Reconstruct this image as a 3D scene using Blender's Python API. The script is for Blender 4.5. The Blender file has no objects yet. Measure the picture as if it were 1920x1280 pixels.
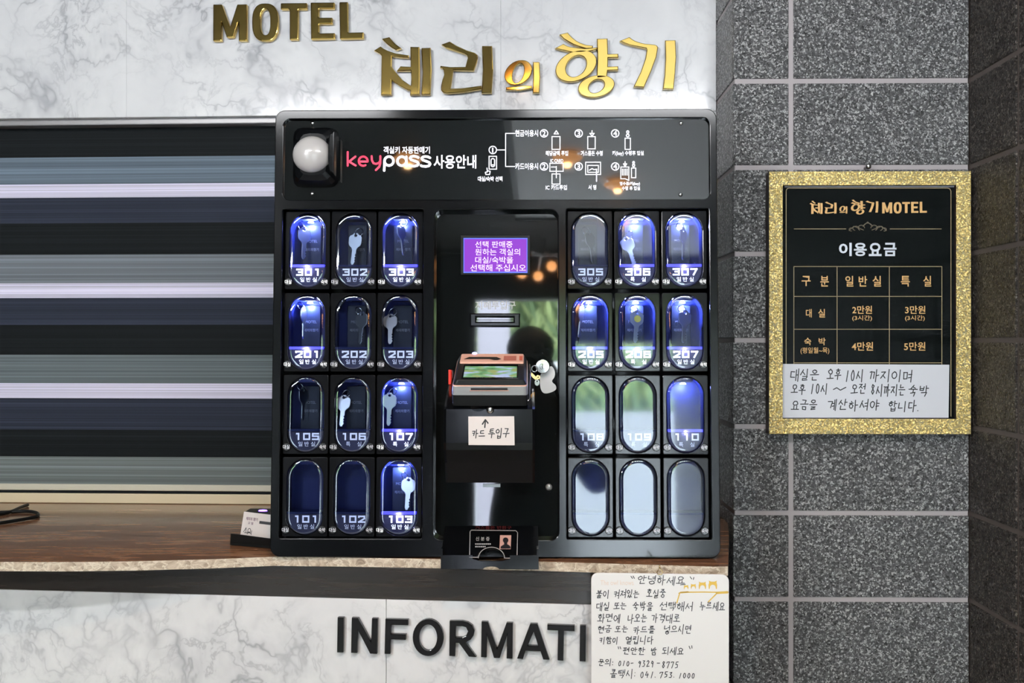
import bpy, math, random
from mathutils import Vector, Matrix, Euler

# ---------------------------------------------------------------- camera, world, lights, exposure
FPX, CXP, CYP, CAMZ = 1900.0, 960.0, 640.0, 1.45
COL = bpy.context.scene.collection
scene = bpy.context.scene
cam_d = bpy.data.cameras.new('camera')
cam_d.sensor_width = 36.0
cam_d.lens = 36.0 * FPX / 1920.0
cam_d.clip_start = 0.05
cam = bpy.data.objects.new('camera', cam_d)
COL.objects.link(cam)
cam.location = (0, 0, CAMZ)
cam.rotation_euler = (math.pi / 2, 0, 0)
scene.camera = cam

world = bpy.data.worlds.new('sky')
scene.world = world
world.use_nodes = True
bg = world.node_tree.nodes['Background']
bg.inputs[0].default_value = (0.82, 0.92, 1.0, 1)
bg.inputs[1].default_value = 31.0

scene.view_settings.view_transform = 'Standard'
scene.view_settings.look = 'None'
scene.view_settings.exposure = 0.45
scene.view_settings.gamma = 1.0
scene.view_settings.use_curve_mapping = False
scene.cycles.sample_clamp_indirect = 4.0
scene.cycles.max_bounces = 10
scene.cycles.transparent_max_bounces = 16
scene.cycles.caustics_reflective = False
scene.cycles.caustics_refractive = False

CEIL = 2.42            # ceiling height
BACK = -2.55           # back wall of the lobby


def area_light(name, loc, rot, sx, sy, power, color):
    d = bpy.data.lights.new(name, 'AREA')
    d.shape = 'RECTANGLE'
    d.size, d.size_y, d.energy, d.color = sx, sy, power, color
    o = bpy.data.objects.new(name, d)
    COL.objects.link(o)
    o.location, o.rotation_euler = loc, rot
    return o


for n_, x_, z_, w_, h_ in (('door_daylight', 0.26, 1.06, 1.22, 2.1), ('fill_window_daylight', -2.17, 1.35, 0.62, 1.5)):  # the window portal belongs to the added fill window
    portal = area_light(n_, (x_, BACK - 0.02, z_), (math.pi / 2, 0, 0), w_, h_, 1.0, (1, 1, 1))
    portal.data.cycles.is_portal = True
# added ceiling battens: unseen lamps that brighten the walls and counter
FILL_BATTENS = [(-1.85, -1.25), (-0.80, 0.36), (0.36, 0.36)]
for bx_, by_ in FILL_BATTENS:
    area_light('added_batten_light', (bx_, by_, CEIL - 0.075), (math.radians(70), 0, 0), 0.72, 0.05, 34.0 if by_ < 0 else 6.8, (0.97, 0.98, 1.0))
# warm crystal downlights
DOWN = [(-0.48, -0.42), (0.147, -0.42), (0.374, -0.84), (-0.10, 0.74)]
for dx_, dy_ in DOWN:
    d = bpy.data.lights.new('downlight_bulb_light', 'SPOT')
    d.energy, d.color, d.spot_size, d.spot_blend, d.shadow_soft_size = 16.0, (1.0, 0.62, 0.34), 2.2, 0.7, 0.03
    o = bpy.data.objects.new('downlight_bulb_light', d)
    COL.objects.link(o)
    o.location = (dx_, dy_, CEIL - 0.085)


# ---------------------------------------------------------------- small helpers
def lin(r, g, b):
    def f(c):
        c /= 255.0
        return c / 12.92 if c <= 0.04045 else ((c + 0.055) / 1.055) ** 2.4
    return (f(r), f(g), f(b))


def mat(name, color=(0.5, 0.5, 0.5), rough=0.5, metal=0.0, emit=None, es=0.0, coat=0.0, spec=None, ior=None):
    m = bpy.data.materials.new(name)
    m.use_nodes = True
    b = m.node_tree.nodes['Principled BSDF']
    b.inputs['Base Color'].default_value = (*color, 1)
    b.inputs['Roughness'].default_value = rough
    b.inputs['Metallic'].default_value = metal
    if coat:
        b.inputs['Coat Weight'].default_value = coat
        b.inputs['Coat Roughness'].default_value = 0.03
    if spec is not None:
        b.inputs['Specular IOR Level'].default_value = spec
    if ior is not None:
        b.inputs['IOR'].default_value = ior
    if emit is not None:
        b.inputs['Emission Color'].default_value = (*emit, 1)
        b.inputs['Emission Strength'].default_value = es
    return m


class N:
    """thin wrapper for node trees"""
    def __init__(self, m):
        self.m, self.t = m, m.node_tree
        self.b = self.t.nodes['Principled BSDF']

    def n(self, kind, **kw):
        x = self.t.nodes.new(kind)
        for k, v in kw.items():
            if k in x.inputs:
                x.inputs[k].default_value = v
            else:
                setattr(x, k, v)
        return x

    def l(self, a, b):
        self.t.links.new(a, b)

    def coord(self, scale=(1, 1, 1), loc=(0, 0, 0), rot=(0, 0, 0)):
        c = self.n('ShaderNodeTexCoord')
        mp = self.n('ShaderNodeMapping')
        mp.inputs['Scale'].default_value = scale
        mp.inputs['Location'].default_value = loc
        mp.inputs['Rotation'].default_value = rot
        self.l(c.outputs['Object'], mp.inputs['Vector'])
        return mp.outputs['Vector']

    def noise(self, vec, scale, detail=4.0, rough=0.55, dist=0.0):
        x = self.n('ShaderNodeTexNoise')
        x.inputs['Scale'].default_value = scale
        x.inputs['Detail'].default_value = detail
        x.inputs['Roughness'].default_value = rough
        x.inputs['Distortion'].default_value = dist
        self.l(vec, x.inputs['Vector'])
        return x

    def ramp(self, fac, stops, interp='LINEAR'):
        r = self.n('ShaderNodeValToRGB')
        cr = r.color_ramp
        cr.interpolation = interp
        while len(cr.elements) > 1:
            cr.elements.remove(cr.elements[-1])
        cr.elements[0].position = stops[0][0]
        cr.elements[0].color = (*stops[0][1], 1)
        for p, c in stops[1:]:
            e = cr.elements.new(p)
            e.color = (*c, 1)
        self.l(fac, r.inputs['Fac'])
        return r.outputs['Color']

    def math(self, op, a, b=None):
        x = self.n('ShaderNodeMath')
        x.operation = op
        for i, v in enumerate((a, b)):
            if v is None:
                continue
            if isinstance(v, (int, float)):
                x.inputs[i].default_value = v
            else:
                self.l(v, x.inputs[i])
        return x.outputs[0]

    def mix(self, fac, a, b, blend='MIX'):
        x = self.n('ShaderNodeMixRGB')
        x.blend_type = blend
        for i, v in zip((0, 1, 2), (fac, a, b)):
            if isinstance(v, (int, float)):
                x.inputs[i].default_value = v
            elif isinstance(v, tuple):
                x.inputs[i].default_value = (*v, 1)
            else:
                self.l(v, x.inputs[i])
        return x.outputs[0]

    def bump(self, h, strength=0.3, dist=0.002):
        x = self.n('ShaderNodeBump')
        x.inputs['Strength'].default_value = strength
        x.inputs['Distance'].default_value = dist
        self.l(h, x.inputs['Height'])
        self.l(x.outputs['Normal'], self.b.inputs['Normal'])


class Frame:
    """a plane in the room: x right, y into the plane, z up; 'out' is the distance towards the room"""
    def __init__(self, yaw, lean, px, py, depth):
        self.u = Vector((math.cos(yaw), -math.sin(yaw), 0))
        h = Vector((math.sin(yaw), math.cos(yaw), 0))
        self.v = (Vector((0, 0, 1)) * math.cos(lean) + h * math.sin(lean)).normalized()
        self.y = self.v.cross(self.u)
        self.o = Vector(((px - CXP) / FPX * depth, depth, CAMZ + (CYP - py) / FPX * depth))
        self.R = Matrix((self.u, self.y, self.v)).transposed()
        self.M = Matrix.Translation(self.o) @ self.R.to_4x4()

    def P(self, px, py, out=0.0):
        c = Vector((0, 0, CAMZ))
        d = Vector(((px - CXP) / FPX, 1.0, (CYP - py) / FPX))
        q = self.o - self.y * out
        t = (q - c).dot(self.y) / d.dot(self.y)
        r = self.R.transposed() @ (c + d * t - self.o)
        return Vector((r.x, -out, r.z))

    def W(self, p):
        return self.M @ Vector(p)


OFF = {}          # root -> offset of its local origin inside its frame


def tag(o, label=None, cat=None, group=None, kind=None):
    if label:
        o['label'] = label
    if cat:
        o['category'] = cat
    if group:
        o['group'] = group
    if kind:
        o['kind'] = kind
    return o


def empty(name, M, label, cat, group=None):
    o = bpy.data.objects.new(name, None)
    o.empty_display_size = 0.02
    COL.objects.link(o)
    o.matrix_world = M
    OFF[o.name] = Vector((0, 0, 0))
    return tag(o, label, cat, group)


def thing(frame, name, at, label, cat, group=None):
    """Empty at frame-local point 'at'; parts are given in frame coordinates"""
    o = empty(name, frame.M @ Matrix.Translation(at), label, cat, group)
    OFF[o.name] = Vector(at)
    return o


def root_off(parent):
    while parent is not None:
        if parent.name in OFF:
            return OFF[parent.name]
        parent = parent.parent
    return Vector((0, 0, 0))


class MB:
    """collects faces, links them as ONE mesh object"""
    def __init__(self):
        self.v, self.f, self.mi, self.sm = [], [], [], []
        self.cur, self.smooth = 0, False

    def add(self, vs, fs):
        b = len(self.v)
        self.v += [tuple(p) for p in vs]
        for f in fs:
            self.f.append([i + b for i in f])
            self.mi.append(self.cur)
            self.sm.append(self.smooth)
        return self

    def box(self, a, b):
        x0, x1 = sorted((a[0], b[0])); y0, y1 = sorted((a[1], b[1])); z0, z1 = sorted((a[2], b[2]))
        return self.add([(x0, y0, z0), (x1, y0, z0), (x1, y1, z0), (x0, y1, z0), (x0, y0, z1), (x1, y0, z1), (x1, y1, z1), (x0, y1, z1)],
                        [(0, 3, 2, 1), (4, 5, 6, 7), (0, 1, 5, 4), (1, 2, 6, 5), (2, 3, 7, 6), (3, 0, 4, 7)])

    def quad(self, *p):
        return self.add(p, [tuple(range(len(p)))])

    def loft(self, rings, cap=True, closed=True):
        n = len(rings[0])
        vs = [p for r in rings for p in r]
        fs = []
        for k in range(len(rings) - 1):
            for i in range(n if closed else n - 1):
                j = (i + 1) % n
                fs.append((k * n + i, k * n + j, (k + 1) * n + j, (k + 1) * n + i))
        if cap:
            fs.append(tuple(range(n))[::-1])
            fs.append(tuple((len(rings) - 1) * n + i for i in range(n)))
        return self.add(vs, fs)

    def lathe(self, prof, c, axis='Y', seg=24, sx=1.0):
        """prof: (radius, height) with height going towards the room (-Y) or up (Z)"""
        rings = []
        for r, h in prof:
            ring = []
            for i in range(seg):
                a = 2 * math.pi * i / seg
                if axis == 'Y':
                    ring.append((c[0] + r * math.cos(a) * sx, c[1] - h, c[2] + r * math.sin(a)))
                else:
                    ring.append((c[0] + r * math.cos(a) * sx, c[1] + r * math.sin(a), c[2] + h))
            rings.append(ring)
        return self.loft(rings)

    def tube(self, pts, r, seg=8, closed=False):
        pts = [Vector(p) for p in pts]
        n = len(pts)
        rings = []
        prev = None
        for i in range(n):
            a = pts[(i - 1) % n] if (i > 0 or closed) else pts[i]
            b = pts[(i + 1) % n] if (i < n - 1 or closed) else pts[i]
            t = (b - a).normalized()
            if prev is None:
                s = t.cross(Vector((0, 0, 1)))
                if s.length < 1e-3:
                    s = t.cross(Vector((0, 1, 0)))
                s.normalize()
            else:
                s = (prev - t * prev.dot(t)).normalized()
            prev = s
            w = t.cross(s)
            rings.append([tuple(pts[i] + (s * math.cos(2 * math.pi * k / seg) + w * math.sin(2 * math.pi * k / seg)) * r) for k in range(seg)])
        if closed:
            rings.append(rings[0])
        sm, self.smooth = self.smooth, True
        self.loft(rings, cap=not closed)
        self.smooth = sm
        return self

    def build(self, name, mats, parent=None, bevel=0.0, seg=2, raw=False):
        me = bpy.data.meshes.new(name)
        off = Vector((0, 0, 0)) if (raw or parent is None) else root_off(parent)
        me.from_pydata([(p[0] - off.x, p[1] - off.y, p[2] - off.z) for p in self.v], [], self.f)
        for m in (mats if isinstance(mats, (list, tuple)) else [mats]):
            me.materials.append(m)
        me.polygons.foreach_set('material_index', self.mi)
        me.polygons.foreach_set('use_smooth', self.sm)
        me.update()
        o = bpy.data.objects.new(name, me)
        COL.objects.link(o)
        if parent is not None:
            o.parent = parent
        if bevel:
            b = o.modifiers.new('edge', 'BEVEL')
            b.width, b.segments, b.limit_method, b.angle_limit = bevel, seg, 'ANGLE', math.radians(35)
            b.harden_normals = False
        return o


# curves and text turned into meshes ------------------------------------------------------------
_cache = {}


def curve_mesh(loops, depth, bev=0.0):
    """filled outline(s) in x/y, thickness 'depth' in z (0..depth): returns verts, faces"""
    c = bpy.data.curves.new('tmp', 'CURVE')
    c.dimensions, c.fill_mode = '2D', 'BOTH'
    c.extrude = max(depth / 2 - bev, 0.0)
    c.bevel_depth, c.bevel_resolution, c.offset = bev, 1, -bev
    for lp in loops:
        s = c.splines.new('POLY')
        s.points.add(len(lp) - 1)
        for p, q in zip(s.points, lp):
            p.co = (q[0], q[1], 0, 1)
        s.use_cyclic_u = True
    return _harvest(c, depth / 2)


def _harvest(c, dz):
    o = bpy.data.objects.new('tmp', c)
    COL.objects.link(o)
    dg = bpy.context.evaluated_depsgraph_get()
    me = bpy.data.meshes.new_from_object(o.evaluated_get(dg))
    vs = [(v.co.x, v.co.y, v.co.z + dz) for v in me.vertices]
    fs = [tuple(p.vertices) for p in me.polygons]
    bpy.data.objects.remove(o)
    bpy.data.curves.remove(c)
    bpy.data.meshes.remove(me)
    return vs, fs


def text_mesh(s, bold=0.0):
    k = (s, bold)
    if k not in _cache:
        t = bpy.data.curves.new('tmp', 'FONT')
        t.body, t.size, t.offset, t.resolution_u = s, 1.0, bold, 3
        t.fill_mode = 'FRONT'
        vs, fs = _harvest(t, 0)
        x0 = min(v[0] for v in vs); x1 = max(v[0] for v in vs); y0 = min(v[1] for v in vs); y1 = max(v[1] for v in vs)
        _cache[k] = ([((v[0] - x0) / (x1 - x0), (v[1] - y0) / (y1 - y0)) for v in vs], fs)
    return _cache[k]


def smooth_loop(pts, it=2):
    for _ in range(it):
        q = []
        for i in range(len(pts)):
            a, b = pts[i], pts[(i + 1) % len(pts)]
            q.append((a[0] * .75 + b[0] * .25, a[1] * .75 + b[1] * .25))
            q.append((a[0] * .25 + b[0] * .75, a[1] * .25 + b[1] * .75))
        pts = q
    return pts


def soft(pts, r):
    """cut each corner by distance r (two small cuts), keeps straight sides"""
    out = []
    n = len(pts)
    for i in range(n):
        p = Vector(pts[i]); a = Vector(pts[i - 1]); b = Vector(pts[(i + 1) % n])
        ra = min(r, (a - p).length * .45); rb = min(r, (b - p).length * .45)
        A = p + (a - p).normalized() * ra; B = p + (b - p).normalized() * rb
        for t in (0, .33, .67, 1):
            q = A * (1 - t) ** 2 + p * 2 * t * (1 - t) + B * t * t
            out.append((q.x, q.y))
    return out


def ell(cx, cy, rx, ry, rot=0.0, n=36, p=2.0):
    o = []
    for i in range(n):
        a = 2 * math.pi * i / n
        c, s = math.cos(a), math.sin(a)
        x = rx * math.copysign(abs(c) ** (2 / p), c)
        y = ry * math.copysign(abs(s) ** (2 / p), s)
        o.append((cx + x * math.cos(rot) - y * math.sin(rot), cy + x * math.sin(rot) + y * math.cos(rot)))
    return o


def rrect(x0, y0, x1, y1, r, n=6):
    o = []
    for cx, cy, a0 in ((x1 - r, y1 - r, 0), (x0 + r, y1 - r, 90), (x0 + r, y0 + r, 180), (x1 - r, y0 + r, 270)):
        for i in range(n + 1):
            a = math.radians(a0 + 90 * i / n)
            o.append((cx + r * math.cos(a), cy + r * math.sin(a)))
    return o


def cap_loop(cx, cy, hw, hh, n=14):
    """upright capsule outline, counter-clockwise"""
    o = []
    for i in range(n + 1):
        a = math.pi * i / n
        o.append((cx + hw * math.cos(a), cy + hh - hw + hw * math.sin(a)))
    for i in range(n + 1):
        a = math.pi + math.pi * i / n
        o.append((cx + hw * math.cos(a), cy - hh + hw + hw * math.sin(a)))
    return o


def local_shape(mb, loops, out, depth, bev=0.0):
    """loops in frame-local metres (x, z)"""
    vs, fs = curve_mesh(loops, depth, bev)
    mb.add([(x, -(out + z), y) for x, y, z in vs], fs)
    return mb


def px_shape(mb, F, loops, out, depth, bev=0.0):
    """loops in photo pixels on frame F"""
    L = []
    for lp in loops:
        q = [F.P(x, y, out + depth) for x, y in lp]
        L.append([(p.x, p.z) for p in q])
    return local_shape(mb, L, out, depth, bev)


def px_text(mb, F, s, x0, y0, x1, y1, out, bold=0.0, skew=0.0):
    vs, fs = text_mesh(s, bold)
    mb.add([F.P(x0 + (x1 - x0) * (a + skew * b), y1 + (y0 - y1) * b, out) for a, b in vs], fs)
    return mb


def loc_text(mb, s, x0, z0, x1, z1, out, bold=0.0):
    vs, fs = text_mesh(s, bold)
    mb.add([(x0 + (x1 - x0) * a, -out, z0 + (z1 - z0) * b) for a, b in vs], fs)
    return mb


def strokes2d(lines, w, cap='round'):
    """ribbons for poly-lines: returns 2-D verts, faces"""
    vs, fs = [], []
    h = w / 2
    for ln in lines:
        for i in range(len(ln) - 1):
            a, b = Vector(ln[i]), Vector(ln[i + 1])
            d = b - a
            if d.length < 1e-9:
                continue
            d.normalize()
            nrm = Vector((-d.y, d.x)) * h
            e = d * h if cap == 'square' else d * 0
            k = len(vs)
            vs += [tuple(a - e - nrm), tuple(b + e - nrm), tuple(b + e + nrm), tuple(a - e + nrm)]
            fs.append((k, k + 1, k + 2, k + 3))
        if cap == 'round':
            for p in ln:
                k = len(vs)
                vs += [(p[0] + h * math.cos(j * math.pi / 4), p[1] + h * math.sin(j * math.pi / 4)) for j in range(8)]
                fs.append(tuple(range(k, k + 8)))
    return vs, fs


def px_strokes(mb, F, lines, w, out, cap='round'):
    vs, fs = strokes2d(lines, w, cap)
    # photo y points down, so faces are flipped to face the room
    mb.add([F.P(x, y, out) for x, y in vs], [f[::-1] for f in fs])
    return mb


def px_rect(mb, F, x0, y0, x1, y1, out):
    mb.quad(F.P(x0, y1, out), F.P(x1, y1, out), F.P(x1, y0, out), F.P(x0, y0, out))
    return mb


def box_lines(x0, y0, x1, y1):
    return [[(x0, y0), (x1, y0), (x1, y1), (x0, y1), (x0, y0)]]


def arc(cx, cy, rx, ry, a0, a1, n=14):
    return [(cx + rx * math.cos(math.radians(a0 + (a1 - a0) * i / n)), cy + ry * math.sin(math.radians(a0 + (a1 - a0) * i / n))) for i in range(n + 1)]


# pen-written Hangul, built from strokes (unit box, y down) --------------------------------------
O_ = arc(.5, .5, .42, .42, -90, 270, 10)
JC = {
    'ㄱ': [[(.1, .15), (.85, .1), (.6, .95)]], 'ㄴ': [[(.15, .05), (.12, .8), (.9, .75)]],
    'ㄷ': [[(.85, .12), (.15, .15), (.12, .82), (.9, .8)]],
    'ㄹ': [[(.12, .1), (.85, .1), (.75, .45), (.15, .5), (.12, .88), (.9, .85)]],
    'ㅁ': [[(.15, .12), (.15, .88), (.85, .85), (.85, .12), (.15, .14)]],
    'ㅂ': [[(.15, .05), (.18, .9), (.82, .9), (.85, .05)], [(.17, .48), (.83, .46)]],
    'ㅅ': [[(.55, .05), (.1, .92)], [(.45, .4), (.92, .88)]], 'ㅇ': [O_],
    'ㅈ': [[(.1, .14), (.88, .1), (.1, .92)], [(.5, .5), (.92, .9)]],
    'ㅊ': [[(.4, 0), (.62, .05)], [(.1, .24), (.88, .2), (.1, .95)], [(.5, .58), (.92, .92)]],
    'ㅋ': [[(.1, .15), (.85, .1), (.6, .95)], [(.15, .5), (.75, .46)]],
    'ㅌ': [[(.85, .1), (.15, .12), (.12, .85), (.9, .85)], [(.15, .48), (.8, .46)]],
    'ㅍ': [[(.08, .12), (.92, .1)], [(.33, .14), (.36, .85)], [(.68, .14), (.64, .85)], [(.05, .88), (.95, .86)]],
    'ㅎ': [[(.4, 0), (.62, .04)], [(.1, .24), (.9, .2)], arc(.5, .66, .34, .3, -90, 270, 9)],
}
for d_, s_ in (('ㄲ', 'ㄱ'), ('ㄸ', 'ㄷ'), ('ㅆ', 'ㅅ'), ('ㅉ', 'ㅈ')):
    JC[d_] = [[(x * .48, y) for x, y in ln] for ln in JC[s_]] + [[(.52 + x * .48, y) for x, y in ln] for ln in JC[s_]]
VV = {  # upright vowels
    'ㅏ': [[(.3, 0), (.3, 1)], [(.3, .48), (.95, .45)]], 'ㅑ': [[(.3, 0), (.3, 1)], [(.3, .36), (.95, .34)], [(.3, .6), (.95, .58)]],
    'ㅓ': [[(.75, 0), (.75, 1)], [(.05, .5), (.75, .46)]], 'ㅕ': [[(.75, 0), (.75, 1)], [(.05, .38), (.75, .35)], [(.05, .62), (.75, .6)]],
    'ㅣ': [[(.55, 0), (.55, 1)]], 'ㅐ': [[(.2, .05), (.2, .95)], [(.2, .5), (.75, .48)], [(.78, 0), (.78, 1)]],
    'ㅔ': [[(-.1, .5), (.35, .47)], [(.35, .05), (.35, .95)], [(.82, 0), (.82, 1)]],
    'ㅖ': [[(-.1, .38), (.35, .36)], [(-.1, .62), (.35, .6)], [(.35, .05), (.35, .95)], [(.82, 0), (.82, 1)]],
}
VH = {
    'ㅗ': [[(.5, .0), (.48, .75)], [(.02, .8), (.98, .74)]], 'ㅛ': [[(.33, 0), (.33, .75)], [(.66, 0), (.66, .75)], [(.02, .8), (.98, .76)]],
    'ㅜ': [[(.02, .2), (.98, .16)], [(.52, .18), (.48, 1.1)]], 'ㅠ': [[(.02, .2), (.98, .16)], [(.34, .18), (.3, 1)], [(.67, .18), (.67, 1)]],
    'ㅡ': [[(.02, .5), (.98, .45)]],
}
VX = {'ㅘ': ('ㅗ', 'ㅏ'), 'ㅙ': ('ㅗ', 'ㅐ'), 'ㅚ': ('ㅗ', 'ㅣ'), 'ㅝ': ('ㅜ', 'ㅓ'), 'ㅟ': ('ㅜ', 'ㅣ'), 'ㅢ': ('ㅡ', 'ㅣ')}
CHO = 'ㄱㄲㄴㄷㄸㄹㅁㅂㅃㅅㅆㅇㅈㅉㅊㅋㅌㅍㅎ'
JUNG = 'ㅏㅐㅑㅒㅓㅔㅕㅖㅗㅘㅙㅚㅛㅜㅝㅞㅟㅠㅡㅢㅣ'
JONG = ' ㄱㄲㄳㄴㄵㄶㄷㄹㄺㄻㄼㄽㄾㄿㅀㅁㅂㅄㅅㅆㅇㅈㅊㅋㅌㅍㅎ'
PEN = {
    '0': [arc(.5, .5, .3, .48, -90, 270, 12)], '1': [[(.6, 0), (.42, 1)]], '2': [[(.15, .2), (.45, 0), (.8, .2), (.2, .95), (.9, .9)]],
    '3': [[(.2, .08), (.75, .1), (.4, .42), (.78, .6), (.6, .95), (.15, .92)]], '4': [[(.4, 0), (.15, .6), (.9, .56)], [(.7, .25), (.62, 1)]],
    '5': [[(.85, .02), (.3, .04), (.25, .42), (.75, .45), (.75, .85), (.2, .95)]],
    '7': [[(.15, .22), (.2, .05), (.85, .05), (.45, 1)]],
    '8': [[(.75, .15), (.4, 0), (.25, .22), (.75, .68), (.5, 1), (.22, .75), (.75, .15)]],
    '9': [[(.75, .2), (.4, .05), (.25, .35), (.6, .45), (.78, .15), (.6, 1)]],
    '-': [[(.15, .5), (.85, .47)]], '~': [[(0, .55), (.3, .4), (.6, .6), (1, .38)]], '.': [[(.2, .93), (.26, .96)]],
    ':': [[(.4, .35), (.42, .4)], [(.4, .75), (.42, .8)]], '"': [[(.3, 0), (.4, .3)], [(.6, 0), (.68, .28)]],
}


def put(lines, x0, y0, x1, y1):
    return [[(x0 + (x1 - x0) * a, y0 + (y1 - y0) * b) for a, b in ln] for ln in lines]


def hangul(ch):
    if ch in PEN:
        return PEN[ch]
    k = ord(ch) - 0xAC00
    c, v, f = CHO[k // 588], JUNG[k % 588 // 28], JONG[k % 28]
    fin = f != ' '
    out = []
    if v in VV:
        if fin:
            out += put(JC[c], 0, .02, .55, .5) + put(VV[v], .58, -.05, 1, .58) + put(JC[f], .2, .62, .92, 1.05)
        else:
            out += put(JC[c], 0, .1, .55, .85) + put(VV[v], .58, -.05, 1, 1.1)
    elif v in VH:
        if fin:
            out += put(JC[c], .2, -.02, .8, .34) + put(VH[v], 0, .34, 1, .6) + put(JC[f], .2, .66, .85, 1.05)
        else:
            out += put(JC[c], .15, 0, .85, .52) + put(VH[v], 0, .52, 1, .98)
    else:
        h, w = VX[v]
        b = .55 if fin else .95
        out += put(JC[c], .02, 0, .6, b * .5) + put(VH[h], 0, b * .52, .66, b) + put(VV[w], .66, -.05, 1.02, b + .08)
        if fin:
            out += put(JC[f], .2, .66, .9, 1.05)
    return out


def pen_line(text, x0, y0, x1, y1, rnd, slant=.12, jit=.035):
    """strokes of one written line fitted to a pixel box"""
    adv, cells = 0.0, []
    for ch in text:
        if ch == ' ':
            adv += .5
            continue
        w = .34 if ch in '.:' else (.62 if ch in '0123456789-"' else 1.0)
        cells.append((ch, adv, w))
        adv += w + .16
    adv -= .16
    sx, sy = (x1 - x0) / adv, (y1 - y0)
    lines = []
    for ch, a, w in cells:
        oy = rnd.uniform(-.06, .06)
        for ln in hangul(ch):
            q = []
            for px, py in ln:
                px += rnd.uniform(-jit, jit); py += rnd.uniform(-jit, jit)
                q.append((x0 + (a + px * w + slant * (.5 - py)) * sx, y0 + (py + oy) * sy))
            lines.append(q)
    return lines


# ---------------------------------------------------------------- materials
def marble_mat():
    m = mat('white_marble', rough=0.16, coat=0.3)
    n = N(m)
    v = n.coord()
    warp = n.noise(v, 2.2, 5, .6)
    wv = n.mix(.16, v, warp.outputs['Color'], 'ADD')
    thin, soft_ = None, None
    for sc, wid, amt, loc in ((2.0, .010, 1.0, 0), (4.3, .013, .8, 3.7), (9.0, .018, .5, 9.1)):
        mp = n.n('ShaderNodeMapping')
        mp.inputs['Location'].default_value = (loc, loc * .7, loc * 1.3)
        n.l(wv, mp.inputs['Vector'])
        a = n.noise(mp.outputs['Vector'], sc, 5, .58, .25)
        d = n.math('ABSOLUTE', n.math('SUBTRACT', a.outputs['Fac'], .5))
        r1 = n.math('MULTIPLY', n.math('POWER', n.math('SUBTRACT', 1.0, n.math('MINIMUM', n.math('DIVIDE', d, wid), 1.0)), 1.2), amt)
        r2 = n.math('MULTIPLY', n.math('POWER', n.math('SUBTRACT', 1.0, n.math('MINIMUM', n.math('DIVIDE', d, wid * 7), 1.0)), 2.0), amt)
        thin = r1 if thin is None else n.math('MAXIMUM', thin, r1)
        soft_ = r2 if soft_ is None else n.math('MAXIMUM', soft_, r2)
    patch = n.noise(v, 2.6, 3, .5)
    pm = n.ramp(patch.outputs['Fac'], [(.40, (.05, .05, .05)), (.60, (1, 1, 1))])
    patch2 = n.noise(v, 7.0, 3, .6)
    pm2 = n.math('MULTIPLY', pm, n.ramp(patch2.outputs['Fac'], [(.38, (.15, .15, .15)), (.58, (1, 1, 1))]))
    cloud = n.noise(wv, 3.0, 4, .6)
    base = n.ramp(cloud.outputs['Fac'], [(.30, (.70, .705, .72)), (.55, (.81, .815, .82))])
    col = n.mix(n.math('MULTIPLY', n.math('MULTIPLY', soft_, pm), .60), base, (.38, .385, .41))
    col = n.mix(n.math('MULTIPLY', n.math('MULTIPLY', thin, pm2), .72), col, (.22, .225, .25))
    n.l(col, n.b.inputs['Base Color'])
    return m


def granite_mat(name, dark, mid, light):
    m = mat(name, rough=0.42)
    n = N(m)
    v = n.coord()
    wn = n.noise(v, 240, 2, .6)
    vw = n.mix(.006, v, wn.outputs['Color'], 'ADD')
    vo = n.n('ShaderNodeTexVoronoi')
    vo.inputs['Scale'].default_value = 330.0
    n.l(vw, vo.inputs['Vector'])
    sep = n.n('ShaderNodeSeparateColor')
    n.l(vo.outputs['Color'], sep.inputs['Color'])
    fine = n.noise(v, 460, 3, .65)
    f = n.math('ADD', n.math('MULTIPLY', sep.outputs[0], .48), n.math('MULTIPLY', fine.outputs['Fac'], .62))
    col = n.ramp(f, [(.30, dark), (.52, mid), (.66, tuple(c * 2.0 for c in mid)), (.80, light)])
    n.l(col, n.b.inputs['Base Color'])
    n.l(n.ramp(sep.outputs[1], [(0, (.22,) * 3), (1, (.55,) * 3)]), n.b.inputs['Roughness'])
    n.bump(n.math('ADD', sep.outputs[2], n.math('MULTIPLY', fine.outputs['Fac'], 1.6)), .8, .0022)
    return m


def glitter_mat():
    m = mat('gold_glitter', rough=0.35, metal=.5)
    n = N(m)
    v = n.coord()
    vo = n.n('ShaderNodeTexVoronoi')
    vo.inputs['Scale'].default_value = 500.0
    n.l(v, vo.inputs['Vector'])
    sep = n.n('ShaderNodeSeparateColor')
    n.l(vo.outputs['Color'], sep.inputs['Color'])
    n.l(n.ramp(sep.outputs[0], [(0, (.46, .32, .09)), (.6, (.76, .58, .22)), (1, (.98, .90, .60))]), n.b.inputs['Base Color'])
    geo = n.n('ShaderNodeNewGeometry')
    sub = n.n('ShaderNodeVectorMath', operation='SUBTRACT')
    n.l(vo.outputs['Color'], sub.inputs[0]); sub.inputs[1].default_value = (.5, .5, .5)
    sc = n.n('ShaderNodeVectorMath', operation='SCALE')
    n.l(sub.outputs[0], sc.inputs[0]); sc.inputs['Scale'].default_value = 1.0
    ad = n.n('ShaderNodeVectorMath', operation='ADD')
    n.l(geo.outputs['Normal'], ad.inputs[0]); n.l(sc.outputs[0], ad.inputs[1])
    no = n.n('ShaderNodeVectorMath', operation='NORMALIZE')
    n.l(ad.outputs[0], no.inputs[0])
    n.l(no.outputs[0], n.b.inputs['Normal'])
    return m


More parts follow.
